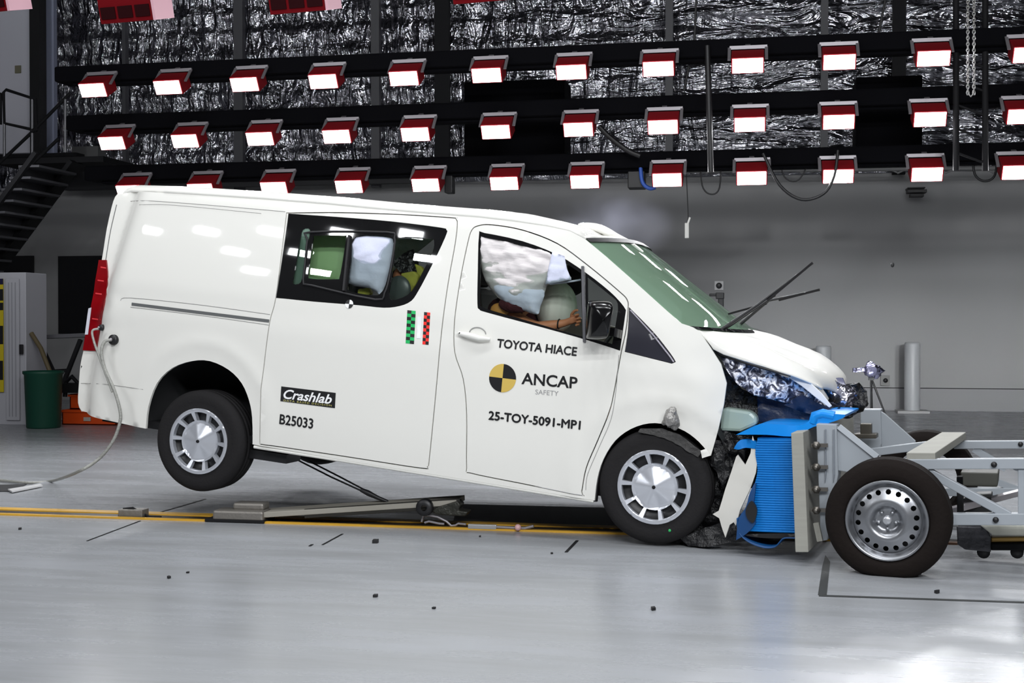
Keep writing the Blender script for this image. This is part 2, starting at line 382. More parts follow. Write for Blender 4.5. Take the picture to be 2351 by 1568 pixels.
# dark openings low in the back wall
struct(wallbox('window_1', 134, 587, 236, 766, YW - .06, .05, mat('opening_dark', (14, 14, 16), .25)))
struct(wallbox('door_1', -60, 587, 75, 985, YW - .06, .05, MATS['opening_dark']))
tag(wallbox('switch_plate', 34, 150, 47, 168, 18.57, .02, mat('yellowed_plastic', (120, 116, 96), .5)), 'small yellowed switch plate on pale wall left of black column', 'switch plate')

# staircase, upper left
Mst = thing('staircase', 'dark steel staircase with railings rising behind the van at far left', 'staircase', M=Matrix.Translation(Vector((-8.8, 17, 0))))
bpy.context.view_layer.update()
Ys, Ye = 16.2, 15.2
def P(x, y, Y=Ys): return atY(x, y, Y)
for yy, nm in ((Ys, 'stringer'), (Ye, 'stringer')):
    q0 = P(175, 372, Ys); q1 = P(-120, 770, Ys); q0.y = q1.y = yy
    MB().bar(q0, q1, .06, .30 if yy == Ys else .07, (0, 1, 0)).build(nm, M_dsteel, Mst, world=True)
a = P(165, 395, Ys); b = P(-110, 765, Ys)
for k in range(15):
    t = (k + .5) / 15; q = a.lerp(b, t)
    MB().box((q.x, (Ys + Ye) / 2, q.z + .04), (.30, Ys - Ye - .06, .03)).build('tread', mat('tread_steel', (62, 62, 66), .6), Mst, world=True)
    MB().box((q.x - .14, (Ys + Ye) / 2, q.z - .04), (.012, Ys - Ye - .06, .13)).build('riser', mat('riser_steel', (48, 48, 52), .7), Mst, world=True)
for p in (((160, 215), (72, 305), (-60, 430)), ((135, 318), (75, 375), (-60, 560))):
    MB().tube([P(*q) for q in p], .025).build('handrail', M_dsteel, Mst, world=True)
MB().tube([P(x, y) for x, y in ((85, 300), (10, 283), (8, 212), (14, 206), (82, 228), (84, 300))], .022).build('handrail', M_dsteel, Mst, world=True)
MB().tube([P(-30, 205), P(2, 215), P(2, 285), P(-30, 280)], .02).build('handrail', M_dsteel, Mst, world=True)
for x, y0, y1 in ((74, 228, 475), (150, 215, 350), (10, 283, 360)):
    MB().tube([P(x, y0), P(x, y1)], .02).build('rail_post', mat('galvanised_post', (120, 120, 124), .4, metal=.5), Mst, world=True)
MB().box(tuple((P(60, 368) + P(165, 368)) / 2 + Vector((0, .5, 0))), (P(165, 368).x - P(-80, 368).x, 1.0, .08)).build('landing', M_dsteel, Mst, world=True)
# dark machinery cabinet shapes under the truss at left
tag(wallbox('duct_box', 165, 335, 225, 372, 19.9, .28, mat('duct_grey', (96, 96, 96), .6)), 'pale grey duct box above the stair, left of the floodlights', 'duct')
struct(wallbox('trim_13', 150, 372, 1000, 437, 19.7, .12, mat('shadow_girt', (20, 20, 24), .6)))

# tall grey cabinet with yellow and black strip
cbY = 15.1; a = atY(-60, 975, cbY); b = atY(57, 625, cbY)
Mc = thing('storage_cabinet', 'tall grey metal cabinet with yellow and black striped edge at far left', 'cabinet', M=Matrix.Translation(Vector(((a.x + b.x) / 2, cbY + .25, 0))))
bpy.context.view_layer.update()
M_cab = mat('cabinet_grey', (176, 176, 182), .45)
MB().box(((a.x + b.x) / 2, cbY + .27, b.z / 2), (b.x - a.x, .5, b.z)).build('body', M_cab, Mc, world=True, bevel=.008)
d0 = atY(14, 640, cbY); d1 = atY(46, 965, cbY)
MB().box(((d0.x + d1.x) / 2, cbY - .005, (d0.z + d1.z) / 2), (d1.x - d0.x, .02, d0.z - d1.z)).build('door', M_cab, Mc, world=True, bevel=.004)
for x in (22, 29, 37):
    MB().box((atY(x, 700, cbY).x, cbY - .018, (d0.z + d1.z) / 2), (.012, .006, d0.z - d1.z - .1)).build('door_rib', mat('cabinet_rib', (150, 150, 156), .5), Mc, world=True)
h = atY(50, 802, cbY - .02); MB().box((h.x, cbY - .03, h.z), (.05, .03, .13)).build('handle', M_black, Mc, world=True, bevel=.006)
s0 = atY(-6, 640, cbY); s1 = atY(10, 900, cbY)
MB().box(((s0.x + s1.x) / 2, cbY - .012, (s0.z + s1.z) / 2), (s1.x - s0.x, .01, s0.z - s1.z)).build('warning_strip', mat('strip_yellow', (196, 176, 30), .5), Mc, world=True)
for k, (y0, y1) in enumerate(((640, 653), (664, 690), (695, 712), (748, 790), (828, 872))):
    q0 = atY(-6, y0, cbY); q1 = atY(9, y1, cbY)
    MB().box(((q0.x + q1.x) / 2, cbY - .02, (q0.z + q1.z) / 2), (q1.x - q0.x, .006, q0.z - q1.z)).build('warning_block', mat('strip_navy', (24, 20, 60), .5) if k == 0 else M_black, Mc, world=True)

# work bench (trestle), bin, crates
Mb = thing('work_bench', 'dark trestle work bench with crossed legs behind the van tail', 'bench', loc=(-9.1, 16.2, 0)); bpy.context.view_layer.update()
by = 16.2
MB().bar(P(75, 775, by), P(235, 768, by), .7, .05).build('bench_top', mat('bench_top_grey', (92, 92, 96), .5), Mb, world=True)
for (p, q) in (((60, 772), (72, 950)), ((185, 780), (118, 950)), ((200, 770), (200, 960)), ((84, 772), (130, 870)), ((75, 855), (160, 850))):
    MB().bar(P(*p, by - .3), P(*q, by - .3), .05, .05, (0, 1, 0)).build('bench_leg', M_dsteel, Mb, world=True)
tag(MB().tube([P(72, 765, 15.2), P(94, 800, 15.15), P(118, 862, 15.08), P(122, 940, 15.05)], .03).build('broom_handle', mat('olive_handle', (96, 84, 58), .6)), 'brownish broom handle leaning above the green bin', 'broom handle')
bz = atZ(100, 982, 0); r_ = .235
mbn = MB(); mbn.lathe([(0, 0), (r_ * .86, 0), (r_ * .9, .02), (r_, .68), (r_ * 1.08, .70), (r_ * 1.08, .73), (r_ * .95, .73), (r_ * .85, .04), (0, .04)], Matrix.Translation(bz) @ Matrix.Rotation(pi / 2, 4, 'X') , 28)
tag(mbn.build('rubbish_bin', mat('bin_green', (10, 66, 50), .5)), 'round dark green bin between the grey cabinet and orange crates', 'bin')
def crate(c, w_, d_, h_, lab):
    m = MB(); t = .02; x, y, z = c
    m.box((x, y, z + t / 2), (w_, d_, t))
    for sx in (-1, 1): m.box((x + sx * (w_ - t) / 2, y, z + h_ / 2), (t, d_, h_))
    for sy in (-1, 1): m.box((x, y + sy * (d_ - t) / 2, z + h_ / 2), (w_, t, h_))
    m.box((x, y - d_ / 2 - .008, z + h_ - .02), (w_ + .04, .02, .03)); m.box((x, y + d_ / 2 + .008, z + h_ - .02), (w_ + .04, .02, .03))
    r = thing('storage_crate', lab, 'crate', loc=c, group='orange crates'); bpy.context.view_layer.update()
    m.build('tub', mat('crate_orange', (214, 74, 14), .45), r, world=True, bevel=.004)
    MB().box((x - .02, y - d_ / 2 - .012, z + h_ * .4), (.1, .01, .05)).build('crate_label', mat('crate_label_pale', (180, 170, 160), .6), r, world=True)
cz = atZ(185, 975, 0)
crate((cz.x + .15, cz.y + .2, .0), .78, .5, .2, 'orange plastic crate on the floor behind the van tail, lower of two')
crate((cz.x + .18, cz.y + .2, .205), .66, .42, .2, 'orange plastic crate stacked on top of the lower orange crate')
q = atY(168, 885, cz.y); mm = MB(); mm.tube([q + Vector(v) for v in ((-.12, 0, -.15), (-.1, 0, .05), (0, -.03, .12), (.08, 0, .02), (.15, 0, .08))], .03)
mm.box(tuple(q + Vector((0, 0, -.03))), (.34, .3, .12)); tag(mm.build('tool_bundle', M_black), 'black tools heaped on the upper orange crate', 'tools')

# bollards, socket, tripod cameras, wall speaker at right
for x, yt, lab in ((2094, 786, 'tall white bollard by back wall, nearer the right edge'), (1890, 794, 'white bollard by back wall rising behind the crumpled bonnet')):
    b0 = atZ(x, 945, 0); b0 = atY(x, 945, 19.7); b0.z = 0; tp = atY(x, yt, 19.7).z
    r = thing('bollard', lab, 'bollard', loc=b0, group='white bollards along the back wall'); bpy.context.view_layer.update()
    R = .115
    MB().lathe([(R, .02), (R, tp - .03), (R * .9, tp), (0, tp + .005)], Matrix.Translation(b0) @ Matrix.Rotation(pi / 2, 4, 'X'), 28).build('post', mat('bollard_white', (178, 180, 182), .4), r, world=True)
    MB().box((b0.x, b0.y, .02), (.46, .4, .04)).build('base_plate', mat('plate_pale', (170, 170, 170), .5), r, world=True, bevel=.005)
ob = tag(wallbox('wall_socket', 2022, 862, 2043, 885, YW - .06, .04, mat('socket_grey', (120, 120, 118), .5)), 'square grey wall socket with black centre left of tall bollard', 'socket')
q = atY(2033, 873.5, YW - .065); MB().lathe([(0, 0), (.035, 0), (.035, .01)], Matrix.Translation(q), 20).build('socket_hole', M_black, ob, world=True) if False else None
bpy.context.view_layer.update()
MB().lathe([(0, -.012), (.035, -.012), (.035, .01)], Matrix.Translation(q), 20).build('socket_hole', M_black, ob, world=True)
# camera on black post behind the wipers
cy_ = 14.0; q = atY(1651, 656, cy_)
r = thing('camera_stand', 'small grey-faced camera on black clamp stand behind the wipers', 'camera stand', loc=(q.x, q.y, 0)); bpy.context.view_layer.update()
MB().tube([(q.x + .03, cy_, 0), (q.x + .03, cy_, q.z - .1)], .018).build('pole', M_black, r, world=True)
cb_ = MB().box((q.x, cy_, q.z), (.1, .09, .1)).build('camera_body', mat('camera_grey', (150, 150, 150), .5), r, world=True, bevel=.006)
MB().lathe([(0, -.06), (.032, -.06), (.032, .0)], Matrix.Translation(q), 20).build('lens', M_black, cb_, world=True)
MB().box((q.x + .01, cy_, q.z - .11), (.09, .07, .07)).box((q.x - .06, cy_, q.z - .1), (.09, .03, .03)).box((q.x + .02, cy_, q.z - .2), (.06, .06, .12)).build('clamp', M_black, r, world=True, bevel=.008)
# foil-wrapped camera on tripod
ty = 12.5; q = atY(2000, 850, ty)
r = thing('tripod_camera', 'camera wrapped in shiny foil on thin tripod beyond the barrier', 'camera', loc=(q.x, ty, 0)); bpy.context.view_layer.update()
m = MB(); m.sphere(q + Vector((.02, 0, 0)), .085, sq=(1.15, .9, .85), n=28); m.v = [q + (v - q) * (1 + .5 * fbm(v, 12, 3)) for v in m.v]; m.bar(q + Vector((-.02, 0, .01)), q + Vector((-.17, -.02, .0)), .045, .04)
o = m.build('foil_wrap', mat('foil_purple_chrome', (170, 170, 200), .15, metal=1, bump=1, bscale=18, var=.6, vscale=8), r, world=True)
c0 = q + Vector((0, 0, -.07))
MB().box(tuple(c0), (.05, .05, .05)).build('tripod_head', M_black, r, world=True)
for e in ((.30, -.1), (-.02, -.25), (.05, .3)):
    MB().tube([c0, Vector((c0.x + e[0], ty + e[1], 0))], .009).build('tripod_leg', M_black, r, world=True)
# hanging pendant switch, wall speaker, blue cable bundle, loops
YC = 13.62
q = atY(1577, 530, YC)
r = thing('pendant_control', 'white pendant control hanging on a thin cord above the windscreen', 'pendant', loc=q); bpy.context.view_layer.update()
MB().tube([atY(1576, 360, YC), atY(1576, 405, YC), atY(1579, 470, YC), atY(1580, 500, YC), atY(1577, 515, YC)], .005).build('cord', M_black, r, world=True)
MB().bar(atY(1577, 512, YC), atY(1577, 547, YC), .045, .04, (0, 1, 0)).build('grip', mat('pendant_white', (215, 215, 210), .5), r, world=True, bevel=.006)
MB().bar(atY(1584, 499, YC), atY(1579, 514, YC), .02, .02, (0, 1, 0)).build('tape', MATS['pendant_white'], r, world=True)
def cable(pts, Y, rad, lab, m=M_black, name='cable', cat='cable'):
    o = MB().tube([atY(x, y, Y) for x, y in catmull(pts, 5)], rad, 6).build(name, m); return tag(o, lab, cat)
cable([(1752, 352), (1790, 425), (1840, 458), (1890, 445), (1915, 405), (1924, 345)], 13.2, .016, 'thick black cable drooping deepest between the bottom row lamps')
cable([(1608, 352), (1612, 425), (1632, 446), (1652, 430), (1655, 352)], 13.62, .008, 'thin black cable loop under the truss, above the pendant')
cable([(2232, 345), (2238, 400), (2262, 416), (2285, 400), (2290, 340)], 13.62, .012, 'black cable loop under the truss near the right edge')
cable([(1790, 350), (1800, 405), (1835, 412), (1868, 345)], 13.62, .007, 'faint slack cable left of the deep drooping cable')
cable([(1375, 290), (1400, 315), (1440, 345), (1470, 358)], 13.3, .03, 'short thick black hose right of a middle row lamp')
cable([(1470, 365), (1474, 415), (1490, 432), (1505, 430)], 13.5, .022, 'blue cable bundle beside black box under the truss', mat('cable_blue', (50, 90, 180), .5), 'cable_bundle')
tag(wallbox('junction_box', 1441, 370, 1480, 432, 13.55, .2, M_black, bevel=.01), 'black junction box with blue cables under the truss', 'junction box')
tag(wallbox('speaker_box', 1020, 385, 1038, 443, 13.55, .15, M_black, bevel=.01), 'small black speaker hanging beside a bottom row lamp', 'speaker')
q = atY(2104, 440, YW - .3)
m = MB(); m.box((q.x, YW - .3, q.z), (.28, .2, .05)); m.box((q.x, YW - .3, q.z - .06), (.2, .16, .05)); m.box((q.x, YW - .15, q.z + .06), (.26, .3, .02))
tag(m.build('wall_fitting', M_black, bevel=.006), 'flat black fitting on back wall under a bottom row lamp', 'wall fitting')
# chain hoist, drop cords, truss tower
m = MB()
for x in (2222, 2236):
    for k in range(40):
        c = atY(x, -60 + k * 7, 11.4); a = 0 if k % 2 else pi / 2
        m.tube([c + Vector((cos(a) * .011 * cos(t), sin(a) * .011 * cos(t), .02 * sin(t))) for t in [i * pi / 3 for i in range(7)]], .004, 5, cap=False)
m.tube([atY(2222, 213, 11.4), atY(2229, 222, 11.4), atY(2236, 213, 11.4)], .006)
tag(m.build('hoist_chain', mat('chain_steel', (140, 138, 136), .35, metal=.8)), 'steel hoist chain hanging in a loop at upper right', 'chain')
m = MB()
for x in (2195, 2262):
    m.tube([atY(x, -60, 12.9), atY(x, 392, 12.9)], .03)
for k in range(7): m.tube([atY(2195, 20 + 55 * k, 12.9), atY(2262, 45 + 55 * k, 12.9)], .012)
tag(m.build('truss_tower', M_dsteel), 'dark vertical lattice truss at upper right behind hoist chain', 'truss')
tag(MB().tube([atY(1624, 105, 12.745), atY(1632, 395, 12.745)], .03).build('hanging_pole', M_black), 'black vertical pole crossing the lamp rows right of centre', 'pole')
for xx, lab in ((1595, 'thin black drop cord crossing the foil left of the vertical pole'), (2038, 'thin black slanted cord crossing the foil near upper right')):
    tag(MB().tube([atY(xx + 6, -60, 13), atY(xx if xx < 2000 else xx - 22, 85, 13)] + ([atY(1570, 210, 13)] if xx < 2000 else []), .012).build('drop_cord', M_black), lab, 'cord')

# lamp bank: three beams, three rows of lamps
rowsL = [((208, 208), (2145, 135), 12.5, 12), ((252, 330), (2137, 275), 12.85, 12), ((292, 441), (2130, 402), 13.2, 12)]
names = ['top', 'middle', 'bottom']
ords = ['first', 'second', 'third', 'fourth', 'fifth', 'sixth', 'seventh', 'eighth', 'ninth', 'tenth', 'eleventh', 'twelfth']
M_beam = mat('truss_beam_black', (9, 9, 13), .9, spec=.1)
proto = None
LW, LH, LD = .315, .165, .22
Ay = Vector((0, .09, -.15)).normalized(); Cy = Vector((0, .15, .09)).normalized()
def lampparts(r):
    hx = LW / 2; A = Vector((0, 0, LH / 2)); Bp = A + Ay * LH; Cc = A + Cy * LD; Dd = Cc + Ay * LH
    m = MB(); sec = [A, Bp, Dd, Cc]; m.prism([v + Vector((-hx, 0, 0)) for v in sec], (LW, 0, 0))
    m.build('housing', M_red, r, bevel=.006)
    nrm = Vector((0, Ay.z, -Ay.y)).normalized()
    if nrm.y > 0: nrm = -nrm
    off = nrm * .008; i = .012
    q = [A + Ay * i + Vector((-hx + i, 0, 0)), A + Ay * i + Vector((hx - i, 0, 0)), Bp - Ay * i + Vector((hx - i, 0, 0)), Bp - Ay * i + Vector((-hx + i, 0, 0))]
    MB().prism([v + off for v in q], -nrm * .006).build('lamp_face', M_lamp, r)
    lg = bpy.data.lights.new('lamp_light', 'AREA'); lg.shape = 'RECTANGLE'; lg.size = LW - .03; lg.size_y = LH - .03; lg.energy = 6; lg.color = (.97, .98, 1); lg.spread = radians(140)
    lo_ = bpy.data.objects.new('lamp_light', lg); sc.collection.objects.link(lo_); lo_.parent = r
    lo_.matrix_local = Matrix.Translation(A.lerp(Bp, .5) + nrm * .012) @ nrm.to_track_quat('-Z', 'Y').to_matrix().to_4x4()
    m = MB(); e = Cc + Vector((0, .03, .03)); piv = A + Cy * LD * .35 + Ay * LH * .3
    m.bar(e + Vector((-hx - .02, 0, 0)), e + Vector((hx + .03, 0, 0)), .02, .035)
    for s_ in (-1, 1): m.bar(e + Vector((s_ * (hx + .022), 0, 0)), piv + Vector((s_ * (hx + .022), 0, 0)), .012, .03, (1, 0, 0))
    m.bar(e, e + Vector((0, .16, .08)), .05, .03)
    m.build('bracket', M_brk, r)
for ri, (p0, p1, Y, n) in enumerate(rowsL):
    a = atY(*p0, Y); b = atY(*p1, Y); z = (a.z + b.z) / 2; s = (b.x - a.x) / 10
    for i in range(n):
        loc = Vector((a.x + s * i, Y, z + (a.z - z) * (1 - i / 5.0)))
        lab = '%s red-housed floodlight from the left in the %s row' % (ords[i], names[ri])
        if proto is None:
            r = thing('floodlight', lab, 'floodlight', loc=loc, group='lit floodlights on the far lamp bank'); bpy.context.view_layer.update()
            r.matrix_world = Matrix.Translation(loc); lampparts(r)
            for c in r.children:
                if c.type == 'MESH': c.location = (0, 0, 0); c.matrix_parent_inverse = Matrix()
            proto = r
        else:
            r = proto.copy(); sc.collection.objects.link(r); r.location = loc; r['label'] = lab
            for c in proto.children:
                k = c.copy(); sc.collection.objects.link(k); k.parent = r
        r.rotation_euler = (0, 0, (-.05 + .006 * i))
    zb = z + (.25, .29, .26)[ri]
    xl = atY((150, 175, 215)[ri], 300, Y + .5).x
    m = MB(); m.box(((xl + b.x + 2) / 2, Y + .42, zb), (b.x + 2 - xl, .3, .17)); m.box(((xl + .15 + b.x + 2) / 2, Y + .42, zb - .10), (b.x + 1.8 - xl, .16, .04))
    tag(m.build('lamp_beam', M_beam, bevel=.03), 'long black beam carrying the %s row of floodlights' % names[ri], 'beam')
def cabn(x0, y0, x1, y1, lab): tag(wallbox('truss_cabinet', x0, y0, x1, y1, 13.765, .5, M_beam, bevel=.01), lab, 'equipment cabinet', 'black cabinets behind the floodlights')
cabn(1066, 180, 1296, 368, 'wide black cabinet behind the lamp rows, left of centre line')
cabn(1965, 172, 2118, 368, 'narrower black cabinet behind the lamp rows toward the right')
struct(MB().tube([atY(800, 400, 19.6), atY(2600, 383, 19.6)], .035).build('trim_14', mat('pipe_grey', (120, 120, 120), .45)))
m = MB()
for k in range(14):
    x0_ = 850 + k * 110; m.tube([atY(x0_, 398, 19.6), atY(x0_ + 55, 372, 19.6), atY(x0_ + 110, 396, 19.6)], .015)
struct(m.build('trim_15', MATS['pipe_grey']))
# big red lamps over the near side (only their vented backs are seen)
def overhead(p, Y, lab):
    c = atY(*p, Y); r = thing('overhead_lamp', lab, 'lamp', loc=c, group='red vented lamps hung over the track'); bpy.context.view_layer.update()
    R_ = Matrix.Translation(c) @ Matrix.Rotation(radians(-2), 4, 'Y') @ Matrix.Rotation(radians(16), 4, 'X')
    W_, D_, H_ = .42, .30, .34
    MB().box((0, D_ / 2, H_ / 2), (W_, D_, H_), R_).build('housing', M_red2, r, world=True, bevel=.008)
    MB().box((W_ / 2 + .012, D_ / 2, H_ / 2), (.02, D_ + .02, H_), R_).build('side_plate', mat('pale_pink_plate', (206, 160, 172), .5), r, world=True)
    for k in range(3): MB().box((-W_ / 2 + .075 + k * .135, -.004, .075), (.112, .012, .085), R_).build('vent', M_grille, r, world=True)
    MB().box((0, D_ / 2, -.004), (W_ - .08, D_ - .06, .01), R_).build('vent', M_grille, r, world=True) if False else None
overhead((292, 51), 8.6, 'red vented lamp at top edge above the van tail')
overhead((684, 29), 8.6, 'red vented lamp at top edge left of centre')
overhead((1108, 5), 8.6, 'red lamp barely showing at top edge, centre')
overhead((-40, 30), 8.6, 'red lamp cut by the upper left corner')

# ================================================================== THE VAN
hub = CAM + ray(1502, 1118) * (F / 385)
MV = frame(-radians(18.3) + PHI, -radians(5.9), (0, 0, 0))
O = hub - MV.to_3x3() @ Vector((0, 0, .34)); MV.translation = O
MVi = MV.inverted(); W = 1.93
VAN = thing('van', 'white delivery van, nose crumpled on blue barrier, rear wheels off the floor', 'van', M=MV)
bpy.context.view_layer.update()
def S(x, z):
    s = 0.0
    if z > 1.05: s += .20 * (z - 1.05) ** 1.3
    if z > 1.79: s += 2.6 * (z - 1.79) ** 2
    if z < .5: s += .12 * (.5 - z) ** 2
    if 1.0 < z < 1.2: s += .006 * sin(pi * (z - 1.0) / .2)
    s += .010 * (1 - min(1, abs(z - .80) / .28)) * 0
    xt = -4.12 + .11 * max(0, (z - .42))
    d = x - xt
    if d < .2: s += .13 * (1 - max(d, 0) / .2) ** 2
    if x > .05: s += .42 * (x - .05) ** 2
    return s
def vy(px, py, y):
    o = MVi @ CAM; d = MVi.to_3x3() @ ray(px, py); t = (y - o.y) / d.y; return o + d * t
def vs(px, py, off=0):
    y = 0.0
    for _ in range(12):
        q = vy(px, py, y + off); y = S(q.x, q.z)
    return (q.x, q.z)
def vpoly(pts, **k): return [vs(*p[:2]) for p in pts]
def panel(name, outer, holes=(), m=M_paint, parent=VAN, off=0, th=.02, step=.045, local=False, fdent=None):
    fdent = fdent or dent
    o2 = outer if local else vpoly(outer); h2 = holes if local else [vpoly(h) for h in holes]
    v2, t = tri2d(o2, h2, step); mb = MB()
    dn = fdent or (lambda x, z: 0)
    sheet(mb, v2, t, lambda x, z: Vector((x, S(x, z) + off + dn(x, z), z)), th, lambda x, z: Vector((x, S(x, z) + off + th + dn(x, z), z)))
    return mb.build(name, m, parent)
def dent(x, z):      # rippled front wing, faint creases near the tail
    d = 0
    if x > -.35:
        k = min(1, (x + .35) / .5); d += k * (.010 * sin(9 * x + 6 * z) * sin(5 * z) + .008 * fbm((x, 0, z), 4))
    q = (x + 3.95) ** 2 + (z - .98) ** 2
    if q < .09: d += .008 * fbm((x, 3, z), 14) * (1 - q / .09)
    # shallow flare above the wheels, waist groove
    for cx_ in (-3.12, 0):
        r_ = sqrt((x - cx_) ** 2 + (z - .36) ** 2)
        if .4 < r_ < .62: d -= .012 * (1 - abs(r_ - .51) / .11) ** 2
    return d
rear_arch = catmull([(335, 984), (340, 935), (360, 880), (395, 845), (440, 829), (482, 829), (525, 849), (555, 880), (572, 920), (579, 960), (580, 1020)], 3)
front_arch = catmull([(1365, 1149), (1371, 1100), (1385, 1055), (1412, 1012), (1448, 985), (1490, 972), (1530, 975), (1572, 990), (1605, 1015), (1632, 1046)], 3)
roofline = [(1342, 548), (1308, 530), (1256, 519), (1179, 508), (1100, 499), (1047, 495), (906, 484), (753, 469), (600, 457), (450, 447), (380, 443), (300, 441)]
tail = catmull([(272, 446), (262, 462), (247, 525), (235, 600), (215, 700), (197, 790), (187, 835), (183, 880), (181, 925), (189, 944)], 3)
front_edge = [(1650, 985), (1662, 930), (1668, 880), (1655, 836), (1630, 797), (1605, 760), (1590, 751)]
pillar = [(1565, 743), (1530, 713), (1450, 641), (1390, 588)]
outer = rear_arch + [(780, 1055), (985, 1088)] + front_arch + front_edge + pillar + roofline + tail
sd = catmull([(657, 488, 1), (648, 560), (632, 684), (618, 740), (606, 830), (598, 920), (596, 1012), (600, 1021, 1), (790, 1049), (965, 1076), (982, 1072), (986, 1060), (1000, 920), (1015, 760), (1030, 650), (1046, 560), (1051, 515), (1048, 503), (1040, 499), (919, 491, 1), (780, 487)], 4, True)
fd = catmull([(1098, 517), (1130, 515), (1200, 527), (1280, 558), (1350, 608), (1420, 666), (1441, 688), (1443, 712), (1438, 760), (1428, 806), (1420, 850), (1411, 900), (1401, 945), (1372, 1015), (1347, 1075), (1337, 1128), (1332, 1138), (1200, 1112), (1078, 1087), (1070, 1075), (1070, 950), (1062, 870), (1043, 810), (1042, 740), (1055, 645), (1072, 560), (1082, 528)], 4, True)
qg = catmull([(1444, 705, 1), (1500, 762), (1540, 812), (1552, 831, 1), (1542, 835, 1), (1434, 808, 1), (1441, 760)], 4, True)
groove = []
v_sd, v_fd, v_qg = vpoly(sd), vpoly(fd), vpoly(qg)
panel('body_side', vpoly(outer), [v_sd, v_fd, v_qg], local=True, fdent=dent, step=.04)
# ---- sliding door
win_r = catmull([(661, 489, 1), (780, 497), (900, 507), (1012, 521), (1026, 527), (1027, 536), (1010, 575), (985, 625), (962, 668), (945, 692), (918, 704), (880, 708), (820, 702), (720, 694), (632, 685, 1), (648, 580)], 3, True)
v_wr = shrink(vpoly(win_r), .004)
sdoor = panel('sliding_door', shrink(v_sd, .007), [v_wr], local=True, fdent=dent)
ap = [catmull(a_, 3, True) for a_ in (
    [(694, 528), (712, 528), (706, 560), (697, 610), (690, 648), (672, 651), (676, 620), (686, 560)],
    [(724, 541), (790, 541), (794, 545), (786, 600), (779, 636), (772, 641), (714, 640), (706, 632), (712, 590), (718, 548)],
    [(815, 544), (890, 542), (902, 552), (901, 575), (893, 620), (884, 655), (874, 672), (858, 678), (800, 668), (799, 650), (805, 600)],
    [(909, 547), (985, 547), (996, 556), (992, 580), (972, 620), (945, 668), (915, 686), (893, 684), (897, 640), (905, 590)])]
MB()
wf = panel('window_border', shrink(v_wr, .001), [vpoly(a_) for a_ in ap], m=M_blackgl, parent=sdoor, off=.004, th=.012, local=True, step=.04)
panel('window_glass', shrink(v_wr, .012), m=M_glass, parent=sdoor, off=.0195, th=.004, local=True, step=.06)
rim2 = catmull([(712, 533), (888, 533), (906, 545), (904, 575), (893, 640), (883, 672), (862, 688), (715, 655), (697, 650), (700, 610), (706, 550)], 3, True)
p3 = lambda pts, off=0: [Vector((q[0], S(q[0], q[1]) + dent(*q) + off, q[1])) for q in pts]
MB().tube(p3(vpoly(rim2), -.001) + p3(vpoly(rim2[:1]), -.001), .007, 6, cap=False).build('slider_frame', mat('window_frame_grey', (26, 25, 28), .6), sdoor)
MB().bar(p3([vs(803, 541)], 0)[0], p3([vs(790, 668)], 0)[0], .014, .03, (0, 1, 0)).build('slider_frame', MATS['window_frame_grey'], sdoor)
# target marker, checker strips
def quadpx(pts, m, parent, name, off=-.002): return panel(name, pts, m=m, parent=parent, off=off, th=.0015, step=.05)
M_white = mat('sticker_white', (240, 240, 240), .5)
def disc(cx_, cz_, r_, quads, parent, name):
    for k, m in enumerate(quads):
        if m is None: continue
        pts = [(cx_, cz_)] + [(cx_ + r_ * cos(a), cz_ + r_ * sin(a)) for a in np.linspace(k * pi / 2, (k + 1) * pi / 2, 9)]
        panel(name, pts, m=m, parent=parent, off=-.003, th=.002, step=.05, local=True)
c0 = vs(802, 698); disc(c0[0], c0[1], .028, (M_white, M_black, M_white, M_black), sdoor, 'target_marker')
M_chg = mat('checker_green', (14, 178, 92), .5); M_chr = mat('checker_red', (240, 44, 36), .5)
for (A_, B_, wd, m_) in (((945, 713), (941, 789), 19, M_chg), ((981, 717), (977, 791), 14, M_chr)):
    for c in range(2):
        for k in range(10):
            f = lambda s_, t_: (A_[0] + (B_[0] - A_[0]) * t_ + (s_ - .5) * wd - (0 if t_ < 2 else 0), A_[1] + (B_[1] - A_[1]) * t_ + (s_ - .5) * wd * .1)
            a_ = c / 2; b_ = (c + 1) / 2; t0 = k / 10; t1 = (k + 1) / 10
            sh = [(p[0] - 0, p[1]) for p in (f(a_, t0), f(b_, t0), f(b_, t1), f(a_, t1))]
            quadpx(sh, m_ if (c + k) % 2 else M_black, sdoor, 'checker_square')
quadpx([(958, 727), (968, 727), (966, 777), (957, 777)], mat('tape_white', (236, 236, 238), .4), sdoor, 'tape_patch')
# ---- lettering
def lettering(body, a, b, hpx, parent, m=M_letter, off=0, shear=0, name='lettering', o3=-.002, spacing=1.0, bold=0):
    """a, b: pixel ends of the baseline"""
    pa = Vector((*vs(*a), 0)); pb = Vector((*vs(*b), 0)); top = Vector((*vs(a[0] + .09 * hpx, a[1] - hpx), 0))
    v, f, sz = text_mesh(body, off, shear, spacing); ex = (pb - pa); ey = (top - pa); ey = ey - ex * (ey.dot(ex) / ex.dot(ex))
    vs3 = []
    for x, y in v:
        q = pa + ex * (x / sz[0]) + ey * (y / sz[1]); vs3.append(Vector((q.x, S(q.x, q.y) + dent(q.x, q.y) + o3, q.y)))
    mb = MB(); mb.add(vs3, f)
    if bold:
        for k, (a_, b_) in enumerate(((1, 0), (-1, 0), (0, 1), (0, -1))): mb.add([v + Vector((a_ * bold, -.0003 * (k + 1), b_ * bold)) for v in vs3], f)
    o = mb.build(name, m, parent); return o
fdoor = None
lettering('B25033', (642, 973), (718, 984), 22, sdoor, bold=.002)
quadpx([(646, 887), (771, 902), (769, 937), (644, 921)], M_black, sdoor, 'logo_plate')
lettering('Crashlab', (651, 915), (762, 928), 22, sdoor, M_white, off=.02, shear=.3, o3=-.005)
